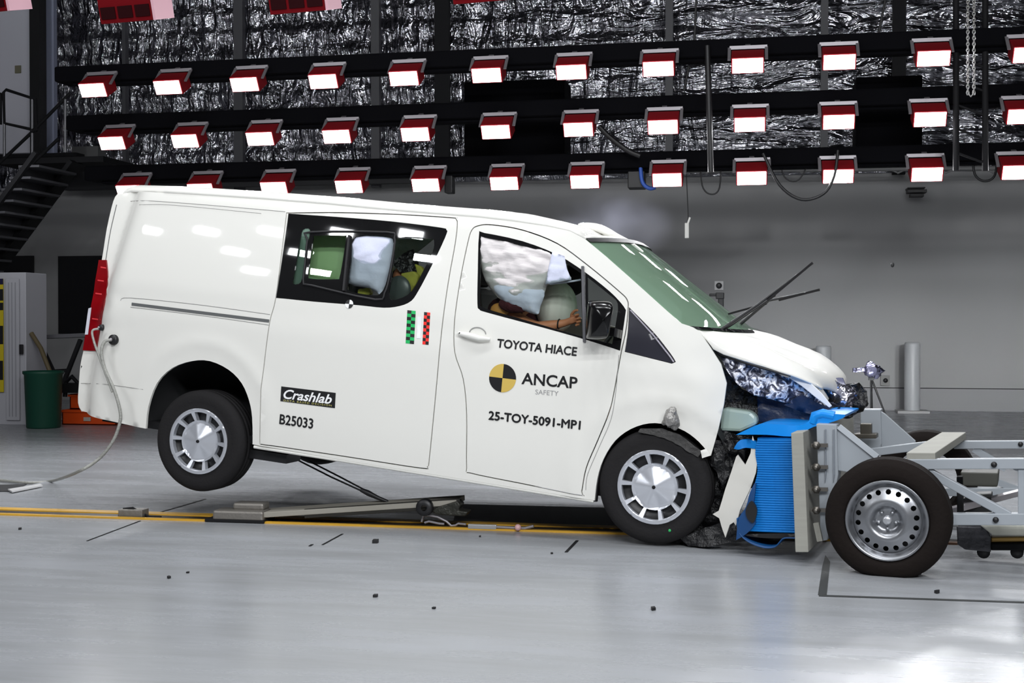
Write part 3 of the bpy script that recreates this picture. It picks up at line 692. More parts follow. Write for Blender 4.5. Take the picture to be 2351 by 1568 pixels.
lettering('DATA BASED DECISION', (652, 921), (762, 933), 4, sdoor, mat('tagline_yellow', (196, 190, 110), .5), o3=-.005, spacing=1.3)
# ---- front door
win_f = catmull([(1099, 537), (1112, 534), (1200, 553), (1280, 584), (1345, 625), (1400, 668), (1428, 697), (1438, 712, 1), (1431, 760), (1424, 806, 1), (1345, 781), (1250, 754), (1120, 719), (1100, 711), (1095, 697), (1096, 620)], 3, True)
v_wf = shrink(vpoly(win_f), .002)
fdoor = panel('front_door', shrink(v_fd, .007), [v_wf], local=True, fdent=dent)
apf = [catmull(a_, 3, True) for a_ in (
    [(1104, 548), (1112, 545), (1200, 563), (1275, 591), (1333, 627, 1), (1335, 700), (1337, 773, 1), (1250, 748), (1125, 712), (1107, 705), (1102, 695), (1102, 620)],
    [(1348, 636, 1), (1398, 676), (1418, 697), (1414, 740), (1405, 790, 1), (1350, 776, 1)])]
panel('window_border', shrink(v_wf, .001), [vpoly(a_) for a_ in apf], m=M_blackgl, parent=fdoor, off=.003, th=.014, local=True, step=.04)
panel('window_glass', shrink(v_wf, .012), m=M_glass, parent=fdoor, off=.018, th=.004, local=True, step=.06)
MB().bar(p3([vs(1339, 612)], -.004)[0], p3([vs(1343, 786)], -.004)[0], .016, .03, (0, 1, 0)).build('division_bar', mat('bar_grey', (84, 84, 88), .35), fdoor)
# door handle
hp = [vs(x, y) for x, y in ((1056, 765), (1080, 770), (1105, 777), (1128, 779))]
MB().tube([Vector((q[0], S(*q) - .022 - (.012 if 0 < i < 3 else 0), q[1])) for i, q in enumerate(hp)], [.013, .019, .018, .010], 10).build('door_handle', M_paint, fdoor)
hc = vs(1097, 762); m = MB(); m.tube([Vector((hc[0] + .055 * cos(t), S(*hc) - .001, hc[1] - .012 + .04 * sin(t))) for t in np.linspace(.1, pi - .1, 12)], .004, 6)
m.build('handle_recess', mat('seam_shadow_grey', (150, 150, 148), .5), fdoor)
kp = vs(1060, 765); MB().lathe([(0, -.004), (.006, -.004), (.006, .01)], Matrix.Translation((kp[0], S(*kp) - .034, kp[1])), 12).build('key_lock', M_dsteel, fdoor)
lettering('TOYOTA HIACE', (1141, 797), (1323, 817), 19, fdoor, bold=.0022)
lettering('ANCAP', (1197, 882), (1325, 893), 27, fdoor, off=.02)
lettering('SAFETY', (1229, 905), (1282, 909), 11, fdoor, mat('lettering_grey', (150, 150, 150), .5))
lettering('25-TOY-5091-MP1', (1122, 963), (1332, 986), 19, fdoor, bold=.0025)
c0 = vs(1154, 868); M_gold = mat('roundel_gold', (206, 176, 88), .4)
disc(c0[0], c0[1], .088, (M_letter, M_gold, M_letter, M_gold), fdoor, 'roundel_quarter')
# black quarter glass with its strip
q_ = panel('quarter_glass', shrink(v_qg, .003), m=M_qgl, off=.004, local=True)
MB().tube(p3(vpoly([(1447, 712), (1500, 770), (1538, 818), (1547, 831)]), .0), .006, 6).build('quarter_trim', mat('trim_strip_grey', (150, 146, 156), .3, metal=.3), q_)
# door mirror: a black shell on an arm standing off the door
mo = catmull([(1352, 700), (1364, 691), (1396, 692), (1407, 700), (1406, 720), (1396, 768), (1388, 776), (1354, 776), (1349, 765)], 3, True)
mb = MB(); ol = [vy(x, y, -.06) for x, y in mo]; c_ = sum(ol, Vector()) / len(ol)
rings = [[c_ + (p - c_) * k + Vector((dx, dy, 0)) for p in ol] for k, dx, dy in ((.25, .0, .0), (.8, .0, 0), (1, 0, -.02), (1.02, 0.02, -.10), (.9, .05, -.17), (.55, .07, -.20), (.05, .07, -.205))]
mb.grid([r + [r[0]] for r in rings]); mir = mb.build('door_mirror', mat('mirror_black', (12, 12, 13), .18), VAN)
MB().bar(vy(1405, 762, -.12), vy(1424, 768, .03), .03, .05).build('mirror_arm', MATS['mirror_black'], mir)
MB().tube([vy(*p, -.145) for p in ((1372, 770), (1388, 768), (1398, 730), (1401, 705))], .004, 6).build('mirror_trim', MATS['trim_strip_grey'], mir)
# ---- tail light, rail, seam lines, fuel ports
tl = catmull([(246, 597, 1), (249, 640), (242, 690), (232, 745), (222, 806, 1), (192, 804, 1), (200, 760), (214, 690), (229, 597, 1)], 3, True)
tlo = panel('tail_light', tl, m=mat('tail_red', (128, 4, 12), .15, coat=.5, var=.35, vscale=9), off=-.012, th=.03, step=.03)
quadpx([(206, 708), (213, 706), (205, 768), (198, 768)], mat('reflector_pale', (210, 210, 220), .2), tlo, 'reflector', -.016)
for (xa, ya), (xb, yb) in (((234, 612), (246, 614)), ((227, 642), (241, 644)), ((222, 672), (236, 674)), ((214, 730), (228, 732))):
    quadpx([(xa, ya), (xb, yb), (xb, yb + 3), (xa, ya + 3)], mat('lens_rib_pink', (214, 60, 66), .2), tlo, 'lens_rib', -.015)
m = MB(); m.bar(p3([vs(303, 698)], .002)[0], p3([vs(618, 737)], .002)[0], .02, .012, (0, 1, 0)); m.build('slide_rail', mat('rail_groove', (96, 98, 98), .5), VAN)
def seam(pts, r_=.0022, m_=None): MB().tube(p3(vpoly(catmull(pts, 4)), -.0005), r_, 5, cap=False).build('panel_seam', m_ or MATS['seam_shadow_grey'], VAN)
seam([(276, 690), (300, 684), (460, 700), (620, 722)]); seam([(300, 705), (460, 724), (617, 746)])
seam([(300, 462), (345, 461), (470, 470), (600, 481), (655, 486)]); seam([(268, 470), (254, 530), (243, 597)], .003, MATS['rail_groove'])
seam([(186, 880), (240, 882), (330, 894)]); seam([(320, 470), (400, 471), (600, 490)], .0018)
seam([(1345, 1125), (1349, 1090), (1375, 1028), (1404, 960), (1414, 900), (1421, 815)], .002)
for c_, r_, n_ in (((263, 780), .036, 'sensor_port'), ((236, 752), .022, 'sensor_port')):
    q = vs(*c_); MV2 = Matrix.Translation((q[0], S(*q) - .03, q[1]))
    o = MB().lathe([(0, 0), (r_ * .7, 0), (r_, .008), (r_, .03)], MV2, 20).build(n_, M_black, VAN)
    MB().lathe([(0, -.012), (r_ * .3, -.012), (r_ * .35, .002)], Matrix.Translation((q[0] - .008, S(*q) - .03, q[1])), 12).build('connector', M_brk, o)
# ---- far side, roof, tail, floor
v2, t = tri2d(shrink([vs(*p) for p in outer if p[0] < 1640 or True], .003), [shrink([(x + .02, z) for x, z in v_wr], .03), v_wf], .09)
mb = MB(); sheet(mb, v2, t, lambda x, z: Vector((x, W - S(x, z), z)), .02, lambda x, z: Vector((x, W - S(x, z) - .02, z)))
mb.build('body_side', M_paint, VAN)
rl = [vs(*p) for p in roofline[::-1]]
rows = []
prof = [(0, 0), (.012, .018), (.035, .034), (.08, .047), (.16, .056), (.3, .064), (.5, .069), (.75, .071), (.96, .072)]
for x, z in rl:
    y0 = S(x, z); h = [Vector((x, y0 + (W / 2 - y0) * (a_ / .96), z + b_)) for a_, b_ in prof]
    kf = 1 if x < -1.1 else max(.35, 1 - (x + 1.1) * 1.1)
    h = [Vector((v.x, v.y, z + (v.z - z) * kf)) for v in h]
    rows.append(h + [Vector((v.x, W - v.y, v.z)) for v in h[-2::-1]])
# rounded rear edge and header
def shrow(r, dx, dz): return [Vector((v.x + dx, v.y, v.z + dz)) for v in r]
rows = [shrow(rows[0], -.09, -.06), shrow(rows[0], -.05, -.015)] + rows
zt = rows[-1][0]
mb = MB(); mb.grid(rows); mb.build('roof', M_paint, VAN, solid=.01)
# tailgate
tr = [vs(*p) for p in tail]
rows_t = []
for x, z in tr:
    y0 = S(x, z); rows_t.append([Vector((x - .05 * (1 - (2 * k / 12 - 1) ** 4) ** .5 - .0, y0 + (W - 2 * y0) * k / 12, z)) for k in range(13)])
MB().grid(rows_t).build('tailgate', M_paint, VAN, solid=.012)
MB().box((-1.9, W / 2, .25), (4.1, W - .16, .05)).build('floor_pan', M_dsteel, VAN)
MB().box((-1.0, W / 2, 1.79), (.04, W - .5, .05)).build('roof_bow', M_dark, VAN)
# header patch: roof front edge down to the windscreen, plus raised buckle
wl = [vs(*p) for p in ((1342, 549), (1390, 589), (1450, 642), (1530, 714), (1565, 744), (1602, 757))]
wrows = []
for i, (x, z) in enumerate(wl):
    y0 = S(x, z) + .004; b_ = (.13, .16, .19, .23, .26, .27)[i]; zz = (.045, .03, .02, .012, .005, .0)[i]
    wrows.append([Vector((x + b_ * (1 - abs(2 * k / 20 - 1) ** 2.6), y0 + (W - 2 * y0) * k / 20, z + zz * (1 - (2 * k / 20 - 1) ** 2))) for k in range(21)])
ws = MB().grid(wrows).build('windscreen', M_ws, VAN)
# black band at the head of the glass
band = [[wrows[0][k].lerp(wrows[1][k], t) + Vector((.006, 0, .008)) for k in range(21)] for t in (0, .11 , .22)]
MB().grid(band).build('windscreen_band', mat('band_matte', (20, 20, 22), .5), ws)
band = [[wrows[-2][k].lerp(wrows[-1][k], t) + Vector((.003, 0, .004)) for k in range(21)] for t in (.45, 1.0)]
MB().grid(band).build('windscreen_band', M_blackgl, ws)
# header strip between roof end and glass top
last = rows[-1]
hd = []
for t in (0, .35, .7, 1):
    r = []
    for k in range(21):
        f_ = k / 20 * (len(last) - 1); i_ = min(int(f_), len(last) - 2)
        tgt = wrows[0][k]; y_ = tgt.y
        # roof row interpolated at same y
        for j in range(len(last) - 1):
            if last[j].y <= y_ <= last[j + 1].y or j == len(last) - 2: break
        a_ = last[j]; b_ = last[j + 1]; tt = max(0, min(1, (y_ - a_.y) / max(1e-6, b_.y - a_.y))); src = a_.lerp(b_, tt)
        p = src.lerp(tgt, t); p.z += .012 * sin(pi * t); r.append(p)
    hd.append(r)
MB().grid(hd).build('roof_header', M_paint, VAN, solid=.008)
bp = catmull([(1326, 516), (1340, 511), (1370, 513), (1395, 522), (1420, 537), (1447, 552), (1478, 577), (1462, 574), (1420, 556), (1370, 540), (1335, 530)], 3, True)
def pillow(poly3, depth, nrm, name, m, parent, step=.03, wob=.0, prof=.5, seed=0):
    """inflate a planar 2D polygon (given in the van's x,z) into a cushion; poly3: list of (x,z); nrm y0"""
    v2, t = tri2d(poly3, [], step); d = distb(v2, [poly3]); dm = d.max() + 1e-6; hgt = (np.clip(d / (dm * .8), 0, 1)) ** prof * depth
    A = []; B = []
    for (x, z), h_ in zip(v2, hgt):
        n_ = wob * (.8 * fbm((x * 1.0, seed, z), 5, 2) + 1.3 * abs(fbm((x * .7 + .3 * z, seed + 4, z * 2.2), 6, 4)) - .2) * min(1, h_ / depth * 2)
        A.append(Vector((x, nrm(x, z) - h_ - n_, z))); B.append(Vector((x, nrm(x, z) + h_ * .6, z)))
    mb = MB(); n = len(A); mb.add(A + B, list(t) + [tuple(reversed([i + n for i in f])) for f in t], True)
    # stitch seam
    cnt = {}
    for f in t:
        for i in range(3): cnt[(f[i], f[(i + 1) % 3])] = 1
    mb.f += [(b, a, a + n, b + n) for (a, b) in cnt if (b, a) not in cnt]; mb.sm += [True] * (len(mb.f) - len(mb.sm))
    return mb.build(name, m, parent)
pillow([(q.x, q.z) for q in [vy(x, y, .75) for x, y in bp]], .10, lambda x, z: .75, 'roof_buckle', M_paint, VAN, .025)
aq = [vy(x, y, .35) for x, y in ((1268, 510), (1283, 512), (1296, 520), (1290, 521))]
MB().prism(aq, (0, .05, 0)).build('antenna_base', M_black, VAN)
# ---- cowl, wipers, bonnet
cow = [vy(*p) for p in ((1588, 753, .10), (1612, 765, .12), (1640, 770, .3), (1715, 762, .9), (1735, 757, 1.3), (1700, 744, 1.3), (1668, 742, .9), (1625, 757, .4))]
mb = MB(); mb.prism(cow, (0, 0, -.05)); mb.build('cowl', mat('cowl_black', (30, 30, 32), .5), VAN)
for pts, nm in ((((1640, 768, .3), (1740, 700, .32), (1866, 604, .34)), 'wiper_arm'), (((1690, 752, .9), (1765, 690, .9), (1882, 666, .9)), 'wiper_arm'), (((1635, 772, .35), (1690, 738, .4), (1780, 678, .5)), 'wiper_arm')):
    wa = MB().tube([vy(*p) for p in pts], [.012, .009, .006]).build(nm, M_black, VAN)
MB().bar(vy(1762, 690, .31), vy(1866, 603, .31), .012, .022, (0, 1, 0)).build('wiper_blade', M_rub, VAN)
MB().bar(vy(1672, 721, .88), vy(1760, 697, .88), .012, .02, (0, 1, 0)).build('wiper_blade', M_rub, VAN)
MB().bar(vy(1788, 689, .86), vy(1882, 665, .86), .014, .024, (0, 1, 0)).build('wiper_blade', M_rub, VAN)
def crv(pts, y, n=15):
    c = catmull(pts, 6); idx = np.linspace(0, len(c) - 1, n); out = []
    for f_ in idx:
        i_ = min(int(f_), len(c) - 2); a_ = np.array(c[i_]) + (np.array(c[i_ + 1]) - np.array(c[i_])) * (f_ - i_)
        out.append(vy(a_[0], a_[1], y(f_ / (len(c) - 1)) if callable(y) else y))
    return out
H0 = crv([(1600, 757), (1626, 784), (1650, 809), (1755, 844), (1824, 864), (1868, 881), (1886, 893)], lambda t: .05 + .18 * t * t)
H1 = crv([(1612, 757), (1672, 772), (1740, 796), (1808, 826), (1858, 852), (1880, 876), (1890, 896)], lambda t: .14 + .2 * t * t)
H2 = crv([(1660, 757), (1710, 768), (1780, 795), (1850, 828), (1898, 855), (1918, 880), (1918, 900)], lambda t: .42 + .1 * t)
H3 = crv([(1717, 757), (1765, 768), (1812, 787), (1880, 815), (1925, 850), (1940, 874), (1936, 900)], .85)
H4 = [Vector((v.x - .015, 1.2, v.z - .01)) for v in H3]; H5 = [Vector((v.x - .06, 1.75, v.z - .07)) for v in H3]
hb = MB(); Hs = [H0, H1, H2, H3, H4, H5]; HH = []
for a_, b_ in zip(Hs, Hs[1:]):
    for t in (0, .25, .5, .75): HH.append([p.lerp(q, t) + Vector((0, 0, .012 * fbm(p.lerp(q, t), 5) * (i / 14))) for i, (p, q) in enumerate(zip(a_, b_))])
HH.append(H5); hb.grid(HH); hb.build('bonnet', M_paint, VAN, solid=.012)
# ---- crumpled nose parts
def crumple(name, pts, y, m, parent=VAN, amp=.05, fr=6, step=.025, th=.012, seed=0):
    yf = y if callable(y) else (lambda x, z: y)
    P3 = []
    for p in catmull([(a_[0], a_[1], 1) for a_ in pts], 1, True):
        yy = .2
        for _ in range(6): q = vy(p[0], p[1], yy); yy = yf(q.x, q.z)
        P3.append((q.x, q.z))
    v2, t = tri2d(P3, [], step); mb = MB()
    g = lambda x, z: yf(x, z) + amp * fbm((x, seed, z), fr, 4)
    sheet(mb, v2, t, lambda x, z: Vector((x + amp * .3 * fbm((x, seed + 5, z), fr), g(x, z), z + amp * .3 * fbm((x, seed + 9, z), fr))), th, lambda x, z: Vector((x, g(x, z) + th, z)))
    return mb.build(name, m, parent)
crumple('headlight', [(1652, 812), (1700, 824), (1760, 848), (1822, 872), (1850, 892), (1905, 942), (1860, 938), (1790, 922), (1730, 908), (1690, 880), (1668, 850)], lambda x, z: .12 + .35 * max(0, x - .4), M_lens, amp=.035, fr=7, step=.02, seed=1)
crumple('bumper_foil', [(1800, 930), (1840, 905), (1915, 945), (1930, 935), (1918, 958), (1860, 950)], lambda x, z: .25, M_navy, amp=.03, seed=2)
crumple('headlight_shell', [(1655, 838), (1668, 850), (1700, 892), (1745, 912), (1800, 925), (1850, 938), (1890, 948), (1840, 985), (1745, 975), (1700, 950), (1665, 945), (1664, 900)], .34, M_engine, amp=.03, seed=3)
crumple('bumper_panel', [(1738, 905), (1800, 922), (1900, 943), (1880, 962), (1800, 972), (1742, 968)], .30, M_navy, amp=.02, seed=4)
crumple('grille', [(1880, 880), (1920, 878), (1950, 895), (1962, 884), (1985, 905), (1988, 935), (1960, 955), (1920, 958), (1895, 945), (1905, 915)], .5, M_chrome, amp=.10, fr=9, step=.02, seed=5)
crumple('grille', [(1925, 895), (1955, 880), (1984, 893), (1989, 925), (1975, 945), (1940, 955), (1930, 930)], .62, M_engine, amp=.10, fr=9, step=.02, seed=6)
crumple('grille_surround', [(1880, 872), (1935, 868), (1948, 900), (1935, 925), (1905, 915), (1890, 895)], .55, mat('tinted_plastic', (110, 112, 135), .25), amp=.04, seed=7)
for k, pts in enumerate((((1958, 884), (1972, 888), (1984, 905), (1986, 930)), ((1900, 948), (1930, 952), (1965, 944)), ((1940, 905), (1960, 915), (1975, 940)))):
    MB().tube([vy(x, y, .55) for x, y in pts], .018).build('grille_bar', M_black, VAN)
MB().prism([vy(x, y, .17) for x, y in ((1800, 856), (1828, 862), (1856, 874), (1886, 902), (1910, 932), (1904, 936), (1872, 912), (1840, 886), (1812, 868))], (0, .02, 0)).build('headlight_trim', mat('trim_white', (225, 225, 225), .3), VAN, bevel=.003)
MB().tube([vy(x, y, .10) for x, y in ((1596, 756), (1622, 783), (1652, 813), (1700, 829), (1758, 847), (1815, 864))], [.006, .009, .011, .009, .008, .004]).build('panel_gap', M_black, VAN)
crumple('grille', [(1950, 882), (1972, 880), (1990, 898), (1991, 925), (1982, 945), (1950, 956), (1930, 958), (1958, 935), (1972, 912)], .46, M_engine, amp=.06, fr=12, step=.015, seed=16)
# washer tank, inner dark bay
mb = MB(); mb.prism([vy(x, y, .22) for x, y in ((1655, 938), (1668, 936), (1722, 944), (1738, 958), (1738, 975), (1700, 992), (1652, 990))], (0, .35, 0))
mb.build('washer_tank', mat('tank_translucent_green', (176, 196, 186), .3), VAN, bevel=.02)
MB().box((.35, W / 2, .62), (.5, 1.3, .5)).build('engine_block', M_engine, VAN)
crumple('wheel_liner', [(1602, 1000), (1650, 985), (1690, 1000), (1722, 1010), (1700, 1050), (1685, 1100), (1650, 1180), (1700, 1230), (1640, 1252), (1560, 1252), (1600, 1200), (1640, 1100), (1628, 1040)], .18, M_engine, amp=.07, fr=8, step=.022, seed=8)
crumple('wheel_liner', [(1560, 1235), (1640, 1205), (1700, 1180), (1740, 1240), (1650, 1250), (1580, 1256)], .04, M_engine, amp=.03, fr=10, step=.02, seed=9)
crumple('wheel_liner', [(1640, 1010), (1725, 1012), (1700, 1080), (1660, 1120), (1630, 1060)], .06, M_engine, amp=.05, fr=12, step=.02, seed=10)
crumple('liner_flap', [(1470, 984), (1520, 984), (1560, 998), (1612, 1038), (1602, 1050), (1545, 1014), (1500, 998), (1465, 992)], -.02, mat('liner_grey', (58, 57, 56), .7, bump=.8, bscale=30), amp=.014, fr=16, step=.02, seed=11)
crumple('wing_tip', [(1608, 1035), (1622, 1030), (1632, 1046), (1612, 1052)], -.03, M_paint, amp=.01)
bf = crumple('bumper_corner', [(1727, 1000), (1731, 1012), (1739, 1060), (1736, 1085), (1722, 1125), (1700, 1172), (1690, 1207), (1685, 1199), (1676, 1205), (1666, 1234), (1657, 1208), (1652, 1190), (1637, 1180), (1651, 1172), (1665, 1125), (1680, 1080), (1690, 1048), (1694, 1044), (1711, 1067), (1723, 1040)], lambda x, z: -.12 - .25 * (x - .5), mat('bumper_white_shaded', (206, 204, 197), .5), amp=.012, fr=3, step=.03, seed=12)  # white greyed so the colour itself carries the shade on this piece
# sensor ball wrapped in silver tape over the front arch
q = vy(1541, 962, -.05); mb = MB(); mb.sphere(q, .055, sq=(.9, .6, 1.15), n=28)
mb.v = [q + (v - q) * (1 + .55 * fbm(v, 22, 3)) for v in mb.v]
mb.build('sensor_cluster', mat('crinkled_tape', (150, 148, 145), .35, metal=.5, bump=1, bscale=30, var=.6, vscale=40), VAN)
# ---- wheels
TYRE = [(.205, .012), (.222, .004), (.232, .008), (.262, .000), (.30, .000), (.322, .008), (.337, .026), (.342, .034), (.342, .066), (.334, .068), (.334, .076), (.343, .078), (.343, .104), (.335, .106), (.335, .114), (.343, .116), (.343, .146), (.334, .148), (.334, .156), (.341, .158), (.341, .186), (.335, .196), (.31, .212), (.26, .215), (.205, .2), (.205, .012)]
def wheel(c, flat=None):
    m = MB(); m.lathe(TYRE, Matrix.Translation(c), 72)
    if flat is not None:
        fl_ = MVi.to_3x3() @ Vector((0, 0, 1)); o_ = MVi @ Vector((0, 0, 0))
        for v in m.v:
            d = (v - o_).dot(fl_) - .002
            if d < 0: v -= fl_ * d
    ty_ = m.build('tyre', M_rub, VAN)
    # trim: mesh in polar coordinates with ten windows
    rr = .222; holes = []
    n = 10
    for k in range(n):
        a0 = 2 * pi * k / n + pi / 2; hw = pi / n - .05
        pin, pout = .140, .197
        holes.append([(pin * cos(a0 + s_), pin * sin(a0 + s_)) for s_ in np.linspace(-hw * .95, hw * .95, 5)] + [(pout * cos(a0 + s_), pout * sin(a0 + s_)) for s_ in np.linspace(hw * .92, -hw * .92, 5)])
    circ = [(rr * cos(a), rr * sin(a)) for a in np.linspace(0, 2 * pi, 61)[:-1]]
    v2, t = tri2d(circ, holes, .014)
    def prof(x, z):
        r = sqrt(x * x + z * z); a = (atan2(z, x) + pi * 2) % (2 * pi / 5) / (2 * pi / 5)
        if r < .135: y = .028 - .03 * (1 - r / .135) + .03 * abs(a - .5) * (r / .135)
        elif r < .2:
            fs_ = (r - .135) / .065; y = .026 - .022 * fs_
        else: y = .004 - .004 * sin(pi * (r - .2) / .022)
        return Vector((c[0] + x, c[1] + y - .006, c[2] + z))
    mb = MB(); sheet(mb, v2, t, prof, .01, lambda x, z: prof(x, z) + Vector((0, .035, 0)))
    mb.build('wheel_trim', M_silver, ty_)
    MB().lathe([(0, .05), (.12, .05), (.2, .06), (.21, .02)], Matrix.Translation(c), 40).build('brake_drum', M_black, ty_)
    MB().lathe([(0, -.012), (.01, -.012), (.012, 0)], Matrix.Translation(c), 12).build('trim_badge', M_dsteel, ty_)
    return ty_
wf_ = wheel((0, -.01, .34), True); wr_ = wheel((-3.122, .0, .2))
q = vs(1540, 1216); MB().sphere((q[0], -.012, q[1]), .009, sq=(1, .3, 1), n=10).build('paint_dot', mat('dot_green', (40, 170, 90), .5), wf_)
for c in ((0, W - .22, .34), (-3.122, W - .215, .2)):
    MB().lathe(TYRE, Matrix.Translation(c), 40).build('tyre', M_rub, VAN)
for c, R_ in (((0, 0, .42), .44), ((-3.15, 0, .34), .43)):
    mb = MB(); mb.lathe([(R_, .025), (R_, .5), (0.1, .5)], Matrix.Translation(c), 40, -.25, pi + .25); mb.build('wheel_arch_liner', M_dark, VAN)
MB().lathe([(.05, .18), (.05, W - .2)], Matrix.Translation((-3.122, 0, .2)), 16).build('rear_axle', M_dsteel, VAN)
m = MB(); a_ = vy(585, 1040, .1); m.box((a_.x + .1, .2, a_.z - .01), (.28, .2, .06)); m.build('underbody_bracket', M_black, VAN)
MB().tube(p3(vpoly([(582, 1026), (780, 1057), (985, 1090), (1362, 1151)]), .012), .012, 8).build('sill', M_paint, VAN)
m = MB(); m.tube([vy(1365, 1150, .06), vy(1369, 1110, .05), vy(1380, 1065, .05)], .02); m.build('mud_flap', M_black, VAN)

# ---- cabin interior
def seat(x, y, name='seat', m=M_bin):
    mb = MB(); mb.box((x, y, .78), (.5, .46, .16)); o = mb.build(name, m, VAN, bevel=.04)
    R_ = Matrix.Translation((x - .28, y, .84)) @ Matrix.Rotation(radians(-12), 4, 'Y')
    MB().box((0, 0, .28), (.14, .46, .6), R_).build('backrest', m, o, bevel=.05)
    MB().box((0, 0, .68), (.09, .26, .18), R_).build('headrest', m, o, bevel=.03)
    return o
for x, y in ((-1.02, .55), (-1.02, 1.35), (-1.95, .78), (-1.95, 1.4)): seat(x, y)
MB().prism([(-.15, .12, 1.0), (-.15, .12, 1.16), (.05, .12, 1.28), (.15, .12, 1.0)], (0, W - .24, 0)).build('dashboard', M_dark, VAN, bevel=.03)
sw = Matrix.Translation((-.48, .52, 1.13)) @ Matrix.Rotation(radians(-60), 4, 'Z') @ Matrix.Rotation(0, 4, 'X')
swc = Vector((-.47, .5, 1.14)); ax = Vector((-.85, 0, .5)).normalized(); e1 = Vector((0, 1, 0)); e2 = ax.cross(e1)
MB().tube([swc + (e1 * cos(t) + e2 * sin(t)) * .19 for t in np.linspace(0, 2 * pi, 33)], .014, 8, cap=False).build('steering_wheel', M_black, VAN)
# opaque green panel added in the cabin, coloured like light through the far window
def translucent(name, c):
    m = bpy.data.materials.new(name); m.use_nodes = True; nt = m.node_tree; nt.nodes.clear(); o = nt.nodes.new('ShaderNodeOutputMaterial')
    a = nt.nodes.new('ShaderNodeBsdfTranslucent'); a.inputs[0].default_value = (*lin(c), 1); b = nt.nodes.new('ShaderNodeBsdfDiffuse'); b.inputs[0].default_value = (*lin(c), 1)
    mx = nt.nodes.new('ShaderNodeMixShader'); mx.inputs[0].default_value = .4; nt.links.new(a.outputs[0], mx.inputs[1]); nt.links.new(b.outputs[0], mx.inputs[2]); nt.links.new(mx.outputs[0], o.inputs[0]); return m
def vv(px, py, y): q = vy(px, py, y); return (q.x, q.z)
M_farwin = mat('far_window_green', (178, 218, 160), .45)
g = catmull([(708, 540), (795, 540), (800, 560), (788, 636), (776, 646), (708, 640), (702, 620)], 3, True)
gp = [vv(x, y, .33) for x, y in g]
o = pillow(gp, .03, lambda x, z: .33, 'far_window_glow', M_farwin, VAN, .04, .004)
MB().tube([Vector((x, .29, z)) for x, z in [vv(*p, .29) for p in ((706, 636), (730, 642), (765, 644), (779, 640))]], .006).build('green_panel_edge', mat('pale_green_edge', (170, 215, 165), .5), VAN)
gs = [vv(x, y, .12) for x, y in ((686, 522), (712, 524), (694, 650), (664, 655))]
MB().prism([Vector((x, .12, z)) for x, z in gs], (0, .03, 0)).build('pillar_trim', mat('pillar_trim_green_grey', (120, 146, 132), .3, var=.4, vscale=10), VAN)
# curtain airbags and steering-wheel airbag
ab = catmull([(806, 545), (850, 538), (897, 543), (906, 560), (900, 610), (893, 640), (884, 668), (872, 676), (850, 662), (800, 650), (800, 600)], 3, True)
pillow([vv(x, y, .15) for x, y in ab], .06, lambda x, z: .15, 'curtain_airbag', M_bag, VAN, .022, .016, seed=2)
ab = catmull([(1098, 545), (1106, 538), (1150, 540), (1220, 556), (1280, 576), (1298, 586), (1304, 625), (1310, 642), (1262, 652), (1252, 668), (1242, 700), (1234, 722), (1205, 712), (1180, 700), (1158, 693), (1136, 676), (1115, 645), (1104, 610)], 3, True)
pillow([vv(x, y, .17) for x, y in ab], .09, lambda x, z: .17, 'curtain_airbag', M_bag2, VAN, .016, .035, seed=3)
sl = [vv(x, y, .10) for x, y in ((1268, 578), (1296, 588), (1302, 618), (1312, 642), (1280, 648), (1252, 653), (1258, 620))]
pillow(sl, .012, lambda x, z: .10, 'curtain_airbag_sail', M_bag, VAN, .02, .02, seed=8)
ab = catmull([(1130, 640), (1170, 640), (1215, 655), (1250, 668), (1240, 705), (1234, 722), (1205, 714), (1160, 694), (1136, 670)], 3, True)
pillow([vv(x, y, .14) for x, y in ab], .05, lambda x, z: .14, 'curtain_airbag_fold', M_bag, VAN, .02, .03, seed=6)
MB().tube([vy(*p) for p in ((1262, 652, .14), (1300, 648, .14), (1336, 642, .2), (1370, 632, .3))], .006).build('airbag_tether', M_bag, VAN)
q = vy(1278, 705, .5); MB().sphere(q, .155, sq=(.85, 1, 1.1), n=32).build('steering_airbag', mat('airbag_grey', (224, 221, 214), .8, bump=.2, bscale=12), VAN)
q = vy(1318, 640, 1.2); MB().sphere(q, .10, sq=(.9, 1, 1.2), n=20).build('far_headrest', M_dark, VAN)
m = MB(); m.prism([vy(x, y, .7) for x, y in ((905, 548), (995, 548), (940, 592), (900, 622))], (0, .02, 0)); m.build('far_airbag', mat('airbag_pale_green', (150, 178, 168), .7, bump=.4), VAN)

def skin(name, nodes, edges, m, M, root=0, sub=1, label=None, parent=None):
    me = bpy.data.meshes.new(name); me.from_pydata([tuple(n[0]) for n in nodes], edges, []); o = bpy.data.objects.new(name, me); sc.collection.objects.link(o)
    me.materials.append(m); sk = o.modifiers.new('skin', 'SKIN'); sk.use_smooth_shade = True
    if not me.skin_vertices: me.attributes.new('skin_dummy', 'FLOAT', 'POINT')
    bm = bmesh.new(); bm.from_mesh(me); L = bm.verts.layers.skin.verify()
    for i, v in enumerate(bm.verts): r_ = nodes[i][1]; v[L].radius = r_ if isinstance(r_, tuple) else (r_, r_); v[L].use_root = (i == root)
    bm.to_mesh(me); bm.free()
    s = o.modifiers.new('sub', 'SUBSURF'); s.levels = sub; s.render_levels = sub + 1
    if parent: o.parent = parent; o.matrix_world = parent.matrix_world.copy()
    elif M is not None: o.matrix_world = M
    return o
